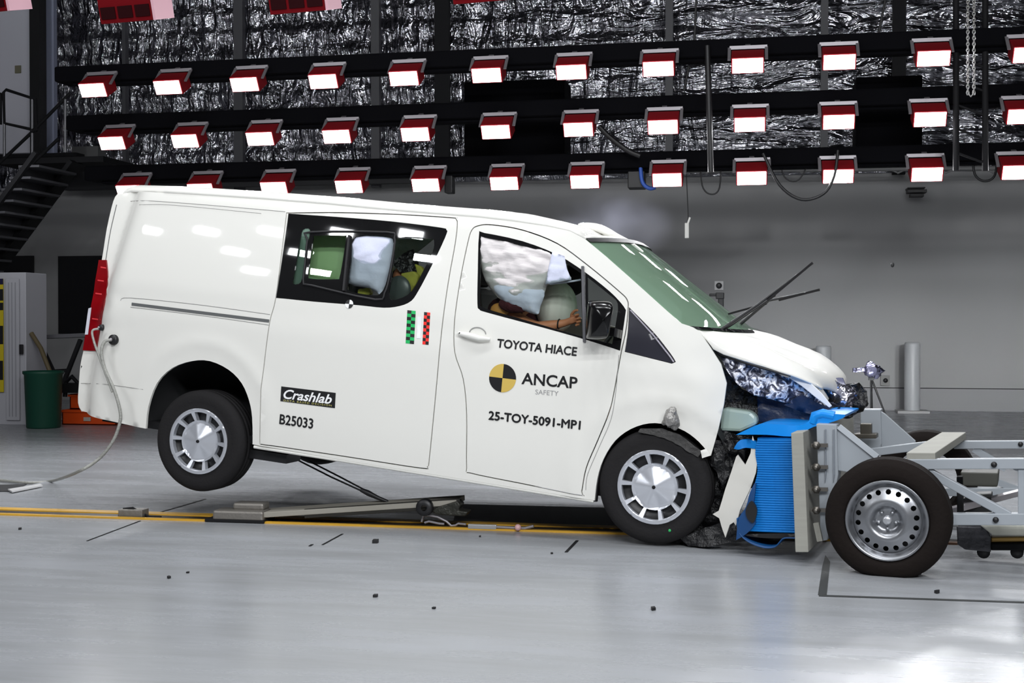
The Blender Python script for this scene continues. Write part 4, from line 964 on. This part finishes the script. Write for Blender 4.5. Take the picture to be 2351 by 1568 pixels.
# driver dummy: sitting, slumped forward, right arm out to the wheel
def V(px, py, y): return vy(px, py, y)
sh = V(1148, 716, .30); el = V(1232, 752, .24); wr = V(1296, 742, .27); hd_ = V(1318, 733, .27)
pel = Vector((-1.1, .50, .92)); che = Vector((-1.12, .50, 1.22)); nk = Vector((-1.06, .50, 1.40)); he = Vector((-1.0, .5, 1.54))
N = [(pel, .14), (che, (.15, .13)), (nk, .06), (he, (.095, .085)), (he + Vector((.01, 0, .09)), .07),
     (sh, .062), (sh.lerp(el, .55), .048), (el, .040), (el.lerp(wr, .5), .036), (wr, .025), (hd_, (.030, .022)),
     (Vector((-1.12, .72, 1.30)), .055), (Vector((-.95, .76, 1.08)), .045), (Vector((-.62, .66, 1.12)), .026),
     (Vector((-.70, .40, .90)), .075), (Vector((-.42, .40, .62)), .055), (Vector((-.70, .62, .90)), .075), (Vector((-.42, .62, .62)), .055)]
Ed = [(0, 1), (1, 2), (2, 3), (3, 4), (1, 5), (5, 6), (6, 7), (7, 8), (8, 9), (9, 10), (1, 11), (11, 12), (12, 13), (0, 14), (14, 15), (0, 16), (16, 17)]
for k, (bx, by_, L_) in enumerate(((1330, 722, 1), (1334, 730, 1), (1334, 738, .95), (1331, 745, .85))):
    b_ = hd_.lerp(V(bx, by_, .27), .45); mid = V(bx - 2, by_, .25); tp = V(bx - 10, by_ + 2, .22)
    i0 = len(N); N += [(b_, .010), (mid, .009), (tp, .0075)]; Ed += [(10, i0), (i0, i0 + 1), (i0 + 1, i0 + 2)]
i0 = len(N); N += [(V(1312, 722, .25), .011), (V(1320, 713, .23), .009), (V(1328, 712, .22), .008)]; Ed += [(10, i0), (i0, i0 + 1), (i0 + 1, i0 + 2)]
dm = skin('crash_dummy', N, Ed, M_skin, MV, 0)
tag(dm, 'tan crash dummy at the driver window, arm stretched toward the mirror, head behind airbag', 'crash test dummy')
bpy.context.view_layer.update()
mb = MB(); mb.tube([pel + Vector((0, 0, -.02)), Vector((-1.12, .5, 1.1)), che, che + Vector((.0, 0, .1))], [.17, .18, .18, .1], 16)
M_shirt = mat('shirt_dark_red', (66, 16, 24), .9, bump=.6, bscale=30, var=.5, vscale=14)
mb.build('shirt', M_shirt, dm)
MB().tube([che + Vector((0, -.1, .02)), sh + Vector((-.01, -.01, .015)), sh.lerp(el, .12) + Vector((0, 0, .01))], [.09, .082, .07], 12).build('sleeve', M_shirt, dm)
q = V(1180, 700, .16); MB().sphere(q, .07, sq=(1.5, .6, .75), n=14).build('shirt_fold', M_shirt, dm)
MB().sphere(V(1147, 713, .21), .055, sq=(1.15, .6, .9), n=16).build('shoulder_joint', mat('dummy_orange', (196, 140, 70), .5), dm)
MB().sphere(he + Vector((-.03, 0, .04)), .105, sq=(1, .95, 1.05), n=18).build('hair', mat('hair_dark', (40, 24, 20), .9), dm)
fc = he + Vector((.085, 0, .0))
MB().sphere(fc + Vector((.02, 0, .0)), .016, n=8).sphere(fc + Vector((.0, -.035, .03)), .012, n=8).sphere(fc + Vector((.0, .035, .03)), .012, n=8).build('face_features', mat('face_dark', (90, 50, 40), .5), dm)
wb = wr.lerp(el, .2); MB().tube([wb + (Vector((0, 1, 0)) * cos(t) + Vector((0, 0, 1)) * sin(t)) * .030 for t in np.linspace(0, 2 * pi, 13)], .005, 6, cap=False).build('wrist_band', M_black, dm)
# rear passenger dummy
rp = [(Vector((-1.95, .55, .92)), .13), (Vector((-1.88, .50, 1.2)), .13), (Vector((-1.84, .48, 1.38)), .05), (V(906, 616, .42), (.085, .08)), (V(950, 645, .36), .055), (V(915, 690, .34), .04), (V(880, 700, .36), .032), (Vector((-1.7, .8, 1.2)), .05), (Vector((-1.5, .75, .95)), .035), (Vector((-1.5, .5, .88)), .07), (Vector((-1.3, .5, .55)), .05), (Vector((-1.5, .66, .88)), .07), (Vector((-1.3, .66, .55)), .05)]
d2 = skin('crash_dummy', rp, [(0, 1), (1, 2), (2, 3), (1, 4), (4, 5), (5, 6), (1, 7), (7, 8), (0, 9), (9, 10), (0, 11), (11, 12)], M_skin, MV, 0)
tag(d2, 'crash dummy in yellow-green top seen through the rear side window', 'crash test dummy'); bpy.context.view_layer.update()
M_yel = mat('vest_yellow_green', (158, 158, 62), .8, bump=.4, var=.5, vscale=12)
m = MB(); m.prism([V(x, y, .30) for x, y in ((918, 628), (948, 622), (962, 632), (956, 650), (942, 672), (935, 652), (925, 640))], (0, .05, 0)); m.build('vest', M_yel, d2, bevel=.012)
m = MB(); m.prism([V(x, y, .32) for x, y in ((950, 605), (966, 612), (975, 624), (968, 640), (958, 632))], (0, .05, 0)); m.build('vest', M_yel, d2, bevel=.012)
m = MB(); m.prism([V(x, y, .22) for x, y in ((820, 664), (845, 660), (852, 674), (838, 682), (820, 678))], (0, .05, 0)); m.build('vest', M_yel, d2, bevel=.012)
crumple('head_cover', [(905, 606), (925, 580), (948, 572), (960, 600), (958, 622), (938, 626), (918, 624)], .34, M_engine, d2, amp=.03, fr=14, step=.015, seed=20)
m = MB(); m.sphere(V(916, 665, .27), .085, sq=(1, .35, 1.1), n=24); m.build('knee_shield', mat('grey_shield', (72, 80, 78), .35), d2)

# ================================================================== TROLLEY
w0 = CAM + ray(2036, 1330) * (F / 437)
MT = frame(-radians(22.5) + PHI, radians(2.2), (w0.x, w0.y, 0))
# the chassis is pitched nose-down (left end low): local x points right
MT = frame(-radians(22.5) + PHI, radians(2.0), (w0.x, w0.y, 0.0)); MTi = MT.inverted()
TR = thing('barrier_trolley', 'grey steel wheeled trolley carrying the blue barrier, at right edge', 'trolley', M=MT); bpy.context.view_layer.update()
def ty(px, py, y):
    o = MTi @ CAM; d = MTi.to_3x3() @ ray(px, py); t = (y - o.y) / d.y; return o + d * t
def tpr(name, pts, y, th, m=M_trol, parent=None, bevel=.004):
    return MB().prism([ty(a, b, y) for a, b in pts], (0, th, 0)).build(name, m, parent or TR, bevel=bevel)
wc = ty(2035.5, 1196, 0.0)
TT = [(.20, .03), (.215, .012), (.225, .0), (.25, -.004), (.285, .0), (.306, .012), (.316, .03)]
for k in range(5): TT += [(.322, .036 + k * .032), (.322, .058 + k * .032), (.315, .060 + k * .032), (.315, .066 + k * .032)]
TT += [(.316, .19), (.30, .205), (.25, .21), (.2, .19)]
def twheel(c, near=True):
    m = MB(); m.lathe(TT, Matrix.Translation(c), 72)
    dn = MTi.to_3x3() @ Vector((0, 0, 1)); o_ = MTi @ Vector((0, 0, 0))
    for v in m.v:
        d = (v - o_).dot(dn) - .003
        if d < 0: v -= dn * d
    t_ = m.build('tyre', M_rub2, TR)
    if not near: return t_
    prof = [(.208, .012), (.214, .0), (.208, -.004), (.198, .004), (.186, .018), (.180, .032), (.176, .036)]
    MB().lathe(prof, Matrix.Translation(c), 64).build('rim', M_steelrim, t_)
    hol = []
    for k in range(18):
        a = 2 * pi * k / 18 + .1; hol.append([(.150 * cos(a) + .0145 * cos(b), .150 * sin(a) + .0145 * sin(b)) for b in np.linspace(0, 2 * pi, 9)[:-1]])
    for k in range(5):
        a = 2 * pi * k / 5 + .3
    v2, tr_ = tri2d([(.178 * cos(a), .178 * sin(a)) for a in np.linspace(0, 2 * pi, 65)[:-1]], hol, .0125)
    def pf(x, z):
        r = sqrt(x * x + z * z)
        P_ = [(0, .046), (.055, .046), (.066, .040), (.074, .024), (.088, .012), (.105, .010), (.125, .018), (.16, .030), (.178, .040)]
        for (r0, y0), (r1, y1) in zip(P_, P_[1:]):
            if r <= r1: return Vector((c[0] + x, c[1] + y0 + (y1 - y0) * (r - r0) / (r1 - r0), c[2] + z))
        return Vector((c[0] + x, c[1] + .04, c[2] + z))
    mb = MB(); sheet(mb, v2, tr_, pf); mb.build('wheel_disc', M_steelrim, t_)
    MB().lathe([(0, .09), (.2, .09)], Matrix.Translation(c), 32).build('brake_backing', M_dark, t_)
    MB().lathe([(0, .012), (.018, .012), (.022, .016), (.024, .03), (.024, .05)], Matrix.Translation(c), 24).build('hub_cap', mat('hub_silver', (190, 192, 196), .3, metal=.6), t_)
    for k in range(5):
        a = 2 * pi * k / 5 + .94
        MB().lathe([(0, .026), (.009, .027), (.011, .034), (.011, .05)], Matrix.Translation((c[0] + .046 * cos(a), c[1], c[2] + .046 * sin(a))), 8).build('wheel_nut', M_steelrim, t_)
    return t_
twheel(wc); fw_ = twheel((wc[0] + .05, 1.86, wc[2]), False)
MB().lathe([(.04, .2), (.04, 1.9)], Matrix.Translation(wc), 16).build('axle', M_dsteel, TR)
# face board and near column
bp_ = [ty(x, y, .12) for x, y in ((1816, 994), (1844, 992), (1856, 1268), (1826, 1268))]
MB().prism(bp_, (0, 2.05, 0)).build('face_board', M_board, TR, bevel=.004)
tpr('side_column', [(1874, 973), (1921, 975), (1924, 1090), (1900, 1240), (1884, 1243)], .22, .12)
for x in (1893, 1912): tpr('column_rib', [(x, 985), (x + 3, 985), (x + 4, 1090), (x + 1, 1110)], .205, .02, mat('rib_grey', (126, 132, 140), .5))
tpr('gusset', [(1921, 978), (1932, 984), (2014, 1050), (2060, 1062), (1950, 1085), (1922, 1080)], .24, .02)
MB().bar(ty(1926, 979, .23), ty(2014, 1049, .23), .03, .012, (0, 1, 0)).build('gusset_flange', mat('trolley_edge', (176, 182, 188), .4), TR)
for yy in (1023, 1073, 1124, 1172):
    c = ty(1874, yy, .17); m = MB(); m.lathe([(0, -.02), (.013, -.02), (.013, -.0), (.024, .002), (.024, .012), (.013, .014), (.013, .05)], Matrix.Translation(c), 6)
    m.bar(c + Vector((-.03, .02, 0)), c + Vector((.06, .02, 0)), .02, .02)
    m.build('clamp_bolt', mat('bolt_steel', (120, 116, 110), .35, metal=.8), TR)
MB().bar(ty(1874, 1200, .2), ty(1883, 1242, .2), .03, .03, (0, 1, 0)).build('lock_pin', M_board, TR)
# far column, gusset, back of board
MB().prism([ty(x, y, 1.75) for x, y in ((1975, 940), (2022, 940), (2024, 1020), (2010, 1060), (1975, 1060))], (0, .12, 0)).build('side_column', M_trol, TR, bevel=.006)
tpr('gusset', [(2022, 944), (2032, 950), (2102, 1012), (2102, 1026), (2022, 1026)], 1.77, .02)
m = MB(); a_ = ty(1989, 972, 1.6); b_ = ty(1989, 1000, 1.6); m.bar(a_, b_, .07, .07, (0, 1, 0)); m.box(tuple(b_), (.14, .12, .03)); m.build('latch_block', mat('latch_bronze', (92, 88, 80), .4, metal=.5), TR, bevel=.006)
tpr('top_plate', [(1868, 980), (1921, 968), (1948, 985), (1900, 1000)], .3, .02) if False else None
# frame rails
for (A_, B_, y_, h_, w_, nm) in (((1935, 1066), (2420, 1063), .32, .055, .06, 'frame_rail'), ((2140, 1191), (2420, 1191), .32, .062, .06, 'frame_rail'),
        ((2190, 1021), (2420, 1020), 1.78, .05, .06, 'frame_rail'), ((1985, 1040), (2148, 1020), 1.5, .05, .06, 'front_tube'), ((1990, 1130), (2420, 1128), 1.78, .05, .06, 'frame_rail')):
    a_ = ty(*A_, y_); b_ = ty(*B_, y_); MB().bar(a_, b_, w_, h_).build(nm, M_trol, TR, bevel=.004)
MB().bar(ty(2130, 1082, .33), ty(2318, 1184, .33), .045, .05, (0, 1, 0)).build('diagonal_brace', M_trol, TR, bevel=.004)
MB().bar(ty(2349, 1062, .33), ty(2349, 1192, .33), .05, .05, (0, 1, 0)).build('frame_post', M_trol, TR, bevel=.004)
MB().bar(ty(2236, 1030, 1.78), ty(2310, 1076, 1.78), .045, .04, (0, 1, 0)).build('diagonal_brace', M_trol, TR)
MB().bar(ty(2262, 1095, 1.78), ty(2351, 1130, 1.78), .04, .04, (0, 1, 0)).build('diagonal_brace', M_trol, TR)
tpr('corner_plate', [(2325, 1078), (2351, 1050), (2351, 1090), (2340, 1084)], .31, .012)
m = MB(); A1 = ty(2114, 1049, .30); A2 = ty(2190, 1000, 1.82); m.bar(A1, A2, .15, .045); m.build('cross_bar', M_board, TR, bevel=.004)
for p, y_ in (((2282, 1067), .28), ((2343, 1020), 1.74), ((2286, 1194), .28)):
    MB().lathe([(0, -.006), (.014, -.006), (.016, .01)], Matrix.Translation(ty(*p, y_)), 10).build('bolt_head', M_black, TR)
for (pts, y_, th, m_, nm) in ((((2205, 1084), (2292, 1086), (2290, 1118), (2208, 1116)), .7, .3, mat('battery_dark', (58, 58, 52), .6), 'battery_box'), (((2200, 1145), (2275, 1142), (2278, 1176), (2200, 1176)), .7, .3, M_black, 'control_box'),
        (((2196, 1094), (2210, 1094), (2212, 1180), (2197, 1180)), .5, .05, M_dsteel, 'cross_member'), (((2250, 1206), (2420, 1206), (2420, 1232), (2280, 1230)), .55, .3, mat('guide_plate_pale', (176, 176, 166), .5), 'guide_plate'),
        (((2196, 1208), (2262, 1210), (2275, 1232), (2275, 1268), (2215, 1262), (2198, 1250)), .60, .15, mat('guide_block', (66, 66, 70), .4, metal=.5, bump=.5), 'guide_block'), (((2275, 1248), (2420, 1248), (2420, 1264), (2275, 1264)), .62, .2, M_dsteel, 'guide_arm'),
        (((2275, 1234), (2420, 1232), (2420, 1244), (2275, 1246)), .66, .1, mat('brass_strip', (196, 158, 88), .35, metal=.5), 'guide_strip')):
    MB().prism([ty(a, b, y_) for a, b in pts], (0, th, 0)).build(nm, m_, TR, bevel=.006)
for x in (2258, 2335): MB().lathe([(0, .0), (.035, .0), (.035, .06), (0, .06)], Matrix.Translation(ty(x, 1268, .66)), 16).build('guide_roller', M_black, TR)
MB().bar(ty(2170, 1175, .6), ty(2420, 1110, 1.0), .05, .03).build('cross_link', M_brk, TR)

# ================================================================== DEFORMABLE BARRIER
BR = thing('deformable_barrier', 'bright blue crushed corrugated barrier between the van nose and trolley board', 'barrier', M=MT); bpy.context.view_layer.update()
def tz(px, py, y): q = ty(px, py, y); return q.x, q.z
y0_ = .28
xr, zt_ = tz(1822, 1006, y0_); xr2, zb_ = tz(1828, 1224, y0_)
xl_, _ = tz(1690, 1100, y0_)
core = MB(); NX, NZ = 40, 230; rows = []
lft = catmull([(1738, 1010), (1733, 1040), (1738, 1080), (1730, 1120), (1724, 1160), (1712, 1200), (1712, 1222)], 6)
lz = sorted([(tz(x, y, y0_)[1], tz(x, y, y0_)[0]) for x, y in lft])
for j in range(NZ + 1):
    z = zb_ + (zt_ - zb_) * j / NZ
    xa = np.interp(z, [a[0] for a in lz], [a[1] for a in lz]); xb = xr2 + (xr - xr2) * j / NZ
    r = []
    for i in range(NX + 1):
        t = i / NX; x = xa + (xb - xa) * t
        zz = z + .004 * fbm((x, 0, z), 5) * 2
        pitch = .0135; cor = .0075 * abs(sin(pi * (z + .003 * fbm((x * .5, 2, z), 3)) / pitch)) * (1 + .3 * fbm((x * .4, 7, z), 6))
        r.append(Vector((x, y0_ - cor + .02 * (1 - t) ** 3 + .004 * fbm((x, 1, z), 5), z)))
    rows.append(r)
core.grid(rows); top_ = [Vector((v.x, v.y + 1.0, v.z)) for v in rows[-1]]; core.grid([rows[-1], top_]); core.grid([rows[0], [Vector((v.x, v.y + 1.0, v.z)) for v in rows[0]]])
core.build('honeycomb_core', M_blue, BR)
def tsheet(name, pts, y, th, m, amp=.0, seed=0):
    P2 = [tz(a, b, y) for a, b in catmull(pts, 3, True)]
    v2, t = tri2d(P2, [], .03); mb = MB()
    sheet(mb, v2, t, lambda x, z: Vector((x, y + amp * fbm((x, seed, z), 5), z)), .01, lambda x, z: Vector((x, y + th + amp * fbm((x, seed, z), 5), z)))
    return mb.build(name, m, BR)
tsheet('top_cladding', [(1690, 998, 1), (1715, 986), (1745, 974), (1785, 974), (1825, 977), (1850, 972), (1875, 952), (1905, 950), (1940, 952, 1), (1935, 960), (1900, 972), (1868, 980), (1845, 992, 1), (1815, 1002), (1760, 998)], .30, .6, M_bluetop, .01)
MB().tube([ty(x, y, .32) for x, y in ((1868, 972), (1872, 955), (1890, 950), (1915, 956))], .03).build('cladding_curl', M_bluetop, BR)
tsheet('front_cladding', [(1685, 1030, 1), (1700, 1010), (1735, 1014), (1740, 1030), (1712, 1028), (1696, 1032)], .3, .05, M_blue, .02, 4)
sk = catmull([(1692, 1190), (1696, 1222), (1718, 1244), (1752, 1257), (1778, 1256), (1790, 1244), (1800, 1236), (1830, 1236)], 5)
A_ = [ty(x, y, .27) for x, y in sk]; MB().grid([A_, [v + Vector((0, .25, 0)) for v in A_], [v + Vector((0, .8, .01)) for v in A_]]).build('lower_cladding', mat('cladding_deep_blue', (0, 66, 120), .5), BR, solid=.006)
tsheet('front_face', [(1690, 1240, 1), (1696, 1190), (1712, 1165), (1722, 1130), (1735, 1110), (1728, 1180), (1735, 1200), (1714, 1225)], .27, .03, mat('cladding_deep_blue2', (0, 60, 112), .5), .01)
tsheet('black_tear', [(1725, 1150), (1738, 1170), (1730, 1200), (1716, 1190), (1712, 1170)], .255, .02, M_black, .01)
tsheet('under_shadow_fill', [(1712, 1227), (1828, 1224), (1828, 1232), (1790, 1236), (1740, 1234)], .29, .6, M_black)  # black sheet added to stand for the shade under the core

# ================================================================== TRACK, TOWING GEAR, FLOOR MARKS
def flat(name, pts, z0, th, m, **k):
    o = MB().prism([atZ(x, y, z0) for x, y in pts], (0, 0, th)).build(name, m); return o
M_ryel = mat('rail_yellow', (206, 158, 48), .5, var=.2, vscale=8)
yR0, yR1 = 7.96, 8.12
def strip(name, xa, xb, Ya, Yb, z0, z1, m, k=None):
    o = MB().box(((xa + xb) / 2, (Ya + Yb) / 2, (z0 + z1) / 2), (xb - xa, Yb - Ya, z1 - z0)).build(name, m); return o
trk = thing('tow_track', 'narrow yellow-edged steel guide track set along the floor under the van', 'track', loc=(-3, 8.04, 0)); bpy.context.view_layer.update()
MB().box((-3, 8.06, .002), (16, .13, .006)).build('slot', mat('slot_dark_brown', (34, 24, 16), .5), trk, world=True)
MB().box((-4.6, 8.18, .006), (7.6, .10, .012)).build('yellow_edge', M_ryel, trk, world=True)
MB().box((-3.9, 7.965, .006), (9.2, .035, .012)).build('yellow_edge', M_ryel, trk, world=True)
MB().box((1.8, 7.98, .006), (3.4, .05, .012)).build('rust_edge', mat('rust_edge', (90, 60, 40), .7), trk, world=True)
for (xa, ya), (xb, yb) in (((270, 1188), (345, 1188)), ((515, 1196), (610, 1198))):
    pass
def world_thing(name, label, cat, at_, parts):
    r = thing(name, label, cat, loc=at_); bpy.context.view_layer.update()
    for nm, mb, m, bv in parts: mb.build(nm, m, r, world=True, bevel=bv)
    return r
M_shoe = mat('galvanised_dull', (128, 124, 118), .45, metal=.4, bump=.4, bscale=20)
a_ = atY(305, 1178, 8.05)
mb1 = MB(); mb1.box((a_.x, 8.06, .03), (.18, .1, .05)); mb2 = MB(); mb2.tube([atY(*p, 8.05) for p in ((272, 1186), (284, 1168), (305, 1166), (325, 1178), (342, 1186), (370, 1187))], .008)
world_thing('track_clamp', 'small bent metal clamp straddling the yellow track at left', 'clamp', (a_.x, 8.05, 0), [('block', mb1, M_shoe, .006), ('bent_rod', mb2, M_dsteel, 0)])
a_ = atY(560, 1188, 8.05); mb1 = MB(); mb1.box((a_.x, 8.02, .045), (.36, .16, .07)); mb1.box((a_.x + .05, 8.06, .1), (.22, .12, .05)); mb3 = MB(); mb3.box((a_.x - .02, 8.03, .012), (.42, .2, .02))
mb2 = MB(); p0 = atY(600, 1178, 8.08); p1 = atY(1058, 1148, 8.08); mb2.bar(p0, p1, .24, .035)
mb4 = MB(); mb4.bar(atY(700, 1179, 7.98), atY(1055, 1155, 7.98), .03, .06)
mb5 = MB(); mb5.lathe([(.02, 0), (.052, 0), (.056, .01), (.056, .05), (.052, .06), (.02, .06)], Matrix.Translation(atY(973, 1166, 7.92)), 24)
r = world_thing('tow_dolly', 'grey tow dolly with long plank arm tipped up under the van', 'tow dolly', (a_.x, 8.05, 0), [('shoe', mb1, M_shoe, .015), ('base_plate', mb3, M_dsteel, .003), ('plank', mb2, mat('plank_beige', (150, 146, 136), .7), .004), ('side_plate', mb4, mat('olive_black', (34, 32, 26), .5), .003), ('roller', mb5, M_black, 0)])
P3 = [(1010, 1162), (1050, 1150), (1058, 1160), (1052, 1172), (1075, 1175), (1068, 1186), (1030, 1184), (1000, 1182), (988, 1172)]
mb = MB(); mb.prism([atY(x, y, 7.95) for x, y in P3], (0, .12, 0)); mb.build('release_block', mat('release_olive', (50, 50, 44), .45, metal=.4, bump=.8, bscale=25), r, world=True, bevel=.01)
mb = MB(); pts = [(968, 1198), (972, 1184), (985, 1183), (1005, 1187), (1025, 1197), (1036, 1207), (1046, 1206), (1052, 1202), (1070, 1204)]
mb.tube([atY(x, y, 7.98) for x, y in pts], .008); mb2 = MB(); mb2.tube([atY(x, y, 7.96) for x, y in ((975, 1200), (985, 1197), (1008, 1202), (1020, 1203))], .008)
mb3 = MB(); mb3.bar(atY(1075, 1208, 7.96), atY(1140, 1210, 7.96), .03, .03, (0, 1, 0)); mb4 = MB(); mb4.tube([atY(1140, 1210, 7.96), atY(1180, 1212, 7.96), atY(1205, 1213, 7.96), atY(1225, 1208, 7.96)], .01); mb5 = MB(); mb5.sphere(atY(1189, 1211, 7.94), .022, n=12)
world_thing('tow_chain', 'silver tow cable and turnbuckle lying on the track under the van', 'cable', (atY(1080, 1210, 7.96).x, 7.96, 0), [('chain_loop', mb, M_brk, 0), ('chain_loop', mb2, M_brk, 0), ('turnbuckle', mb3, mat('silver_light', (190, 190, 190), .3, metal=.5), .005), ('cable_end', mb4, M_brk, 0), ('swivel', mb5, mat('pink_swivel', (214, 170, 170), .4), 0)])
# straps from the underbody
tag(MB().tube([MV @ vy(683, 1056, .5), atY(760, 1095, 8.2), atY(830, 1127, 8.15), atY(888, 1150, 8.1)], .006).build('tow_strap', M_black), 'thin black strap running from the van underside, lower of the pair', 'strap')
tag(MB().tube([MV @ vy(712, 1060, .5), atY(775, 1092, 8.2), atY(832, 1122, 8.17), atY(862, 1138, 8.12)], .006).build('tow_strap', M_black), 'thin black strap running from the van underside, upper of the pair', 'strap')
tag(MB().tube([atY(828, 1124, 8.1), atY(845, 1132, 8.1), atY(868, 1143, 8.1), atY(890, 1152, 8.1)], [.014, .02, .014, .012]).build('strap_buckle', M_black), 'black ratchet buckle joining the two straps below the van', 'buckle')
# data cable from the tail
pts = [V(256, 780, -.03), V(240, 785, -.06), V(233, 808, -.08), V(240, 845, -.08), V(262, 895, -.1), V(276, 945, -.1)]
base = [(274, 975), (258, 1015), (225, 1055), (175, 1085), (120, 1104), (60, 1108), (-40, 1098)]
zz = [.42, .28, .17, .08, .03, .02, .02]
def atdep(px, py, z): return atZ(px, py, z)
lo = [Vector(MV @ p) for p in pts]
ly = lo[-1].y; end = [atY(x, y, ly + (7.9 - ly) * min(1, (i + 1) / 4)) for i, (x, y) in enumerate(base[:4])] + [atZ(x, y, .015) for x, y in base[4:]]
cpts = lo + end
def smooth3(P, per=6):
    out = []
    for i in range(len(P) - 1):
        p0 = P[max(i - 1, 0)]; p1 = P[i]; p2 = P[i + 1]; p3_ = P[min(i + 2, len(P) - 1)]
        for k in range(per):
            t = k / per; out.append(.5 * ((2 * p1) + (p2 - p0) * t + (2 * p0 - 5 * p1 + 4 * p2 - p3_) * t * t + (3 * p1 - 3 * p2 + p3_ - p0) * t ** 3))
    return out + [P[-1]]
M_cab2 = mat('data_cable_grey', (150, 150, 144), .45, bump=.5, bscale=40)
tag(MB().tube(smooth3(cpts), .011).build('data_cable', M_cab2), 'grey data cable looping from the port behind the rear wheel to the floor', 'cable')
c2 = [MV @ V(226, 755, -.05), MV @ V(212, 760, -.07), MV @ V(216, 785, -.08), MV @ V(232, 830, -.08), MV @ V(246, 868, -.09), MV @ V(258, 900, -.1)]
tag(MB().tube(smooth3(c2), .008).build('data_cable', M_cab2), 'short grey cable from the port beside the tail light joining the long cable', 'cable')
tag(flat('floor_hatch', [(-120, 1117), (62, 1112), (30, 1128), (-120, 1132)], .002, .004, M_dark), 'dark open floor slot at left edge where the cable ends', 'hatch')
tag(flat('metal_strip', [(18, 1126), (92, 1114), (98, 1117), (28, 1131)], .008, .012, mat('strip_bright', (205, 205, 205), .35)), 'bright metal strip on the floor beside the dark slot', 'strip')
# pit cover, slab seams, joint lines
tag(flat('pit_cover', [(1050, 1158), (1450, 1168), (1450, 1214), (1040, 1200)], .0015, .004, mat('pit_cover_charcoal', (66, 66, 66), .6, var=.3, vscale=3, stretch=(.3, 6, 1))), 'long charcoal cover plate beside the track behind the front wheel', 'cover plate')
struct(flat('trim_20', [(1895, 1275), (1906, 1290), (1898, 1366), (1878, 1366), (1888, 1300)], .0012, .002, M_bin))
struct(flat('trim_21', [(1880, 1366), (2420, 1384), (2420, 1387), (1880, 1369)], .0012, .002, M_bin))
for k, ((x0, y0), (x1, y1), wd) in enumerate((((198, 1242), (320, 1196), 2), ((345, 1182), (468, 1146), 3), ((738, 1251), (784, 1226), 2.4), ((1296, 1268), (1322, 1241), 3.5), ((708, 1254), (714, 1250), 3), ((1368, 1196), (1388, 1172), 3))):
    struct(flat('trim_%d' % (22 + k), [(x0, y0), (x0 + wd * 2, y0), (x1 + wd * 2, y1), (x1, y1)], .001, .002, M_dsteel))
dlab = ['dark debris fragment on the floor near the lower left, beside the blurry reflections', 'tiny dark fragment on bare floor left of centre, just right of another speck', 'black fragment on the floor below the sliding door', 'dark fragment on the floor midway down, below the front door', 'black fragment on the floor below the front wheel, nearest the camera', 'dark fragment on the floor below the trolley wheel', 'small speck of debris lower centre', 'dark fragment below the tow cable, left of centre line', 'small dark chip on the floor in front of the left track', 'dark chip on the floor just left of the joint line under the front door']
for (x, y, s_), lab in zip(((388, 1328, 6), (431, 1316, 4), (862, 1247, 9), (862, 1371, 7), (1500, 1401, 8), (2151, 1362, 8), (996, 1398, 5), (1102, 1233, 4), (46, 1216, 5), (1267, 1272, 4)), dlab):
    c = atZ(x, y, 0); sz = s_ / F * (c - CAM).length; m = MB()
    m.box((0, 0, sz * .45), (sz * 1.3, sz, sz * .9), Matrix.Translation(c) @ Matrix.Rotation(x * .7, 4, 'Z') @ Matrix.Shear('XZ', 4, (.3, .2)))
    for v in m.v: v.z = max(v.z, .001)
    tag(m.build('debris_fragment', M_black), lab, 'debris', 'debris scattered on the floor')
q = atY(2049, 608, 9.0); tag(MB().sphere(q, .015, sq=(.8, .8, 1.2), n=12).build('flying_fragment', M_black), 'tiny black fragment in mid-air at right, above the bollards', 'debris')

# smoke puff over the cab roof
m = bpy.data.materials.new('smoke'); m.use_nodes = True; nt = m.node_tree; nt.nodes.clear(); L = nt.links.new
o_ = nt.nodes.new('ShaderNodeOutputMaterial'); vs_ = nt.nodes.new('ShaderNodeVolumePrincipled'); vs_.inputs['Color'].default_value = (.8, .82, 1, 1); vs_.inputs['Anisotropy'].default_value = .2
tc = nt.nodes.new('ShaderNodeTexCoord'); n_ = nt.nodes.new('ShaderNodeTexNoise'); n_.inputs['Scale'].default_value = 3.2; n_.inputs['Detail'].default_value = 4; L(tc.outputs['Object'], n_.inputs['Vector'])
mp = nt.nodes.new('ShaderNodeMapping'); mp.inputs['Scale'].default_value = (1 / .55, 1 / .4, 1 / .32); L(tc.outputs['Object'], mp.inputs['Vector'])
ln = nt.nodes.new('ShaderNodeVectorMath'); ln.operation = 'LENGTH'; L(mp.outputs[0], ln.inputs[0])
fa = nt.nodes.new('ShaderNodeMapRange'); fa.inputs['From Min'].default_value = 1; fa.inputs['From Max'].default_value = .1; fa.inputs['To Min'].default_value = 0; fa.inputs['To Max'].default_value = 1; L(ln.outputs['Value'], fa.inputs[0])
nr = nt.nodes.new('ShaderNodeMapRange'); nr.inputs['From Min'].default_value = .38; nr.inputs['From Max'].default_value = .7; nr.inputs['To Max'].default_value = .9; L(n_.outputs[0], nr.inputs[0])
mu = nt.nodes.new('ShaderNodeMath'); mu.operation = 'MULTIPLY'; L(fa.outputs[0], mu.inputs[0]); L(nr.outputs[0], mu.inputs[1]); L(mu.outputs[0], vs_.inputs['Density']); L(vs_.outputs[0], o_.inputs['Volume'])
q = atY(1400, 520, 10.3); sp = MB().sphere((0, 0, 0), 1, sq=(.56, .42, .33), n=20); so = sp.build('smoke', m); so.location = q
for v in so.data.vertices: v.co.z -= .33
tag(so, 'faint bluish puff of smoke behind the cab roof', 'smoke', kind='stuff')
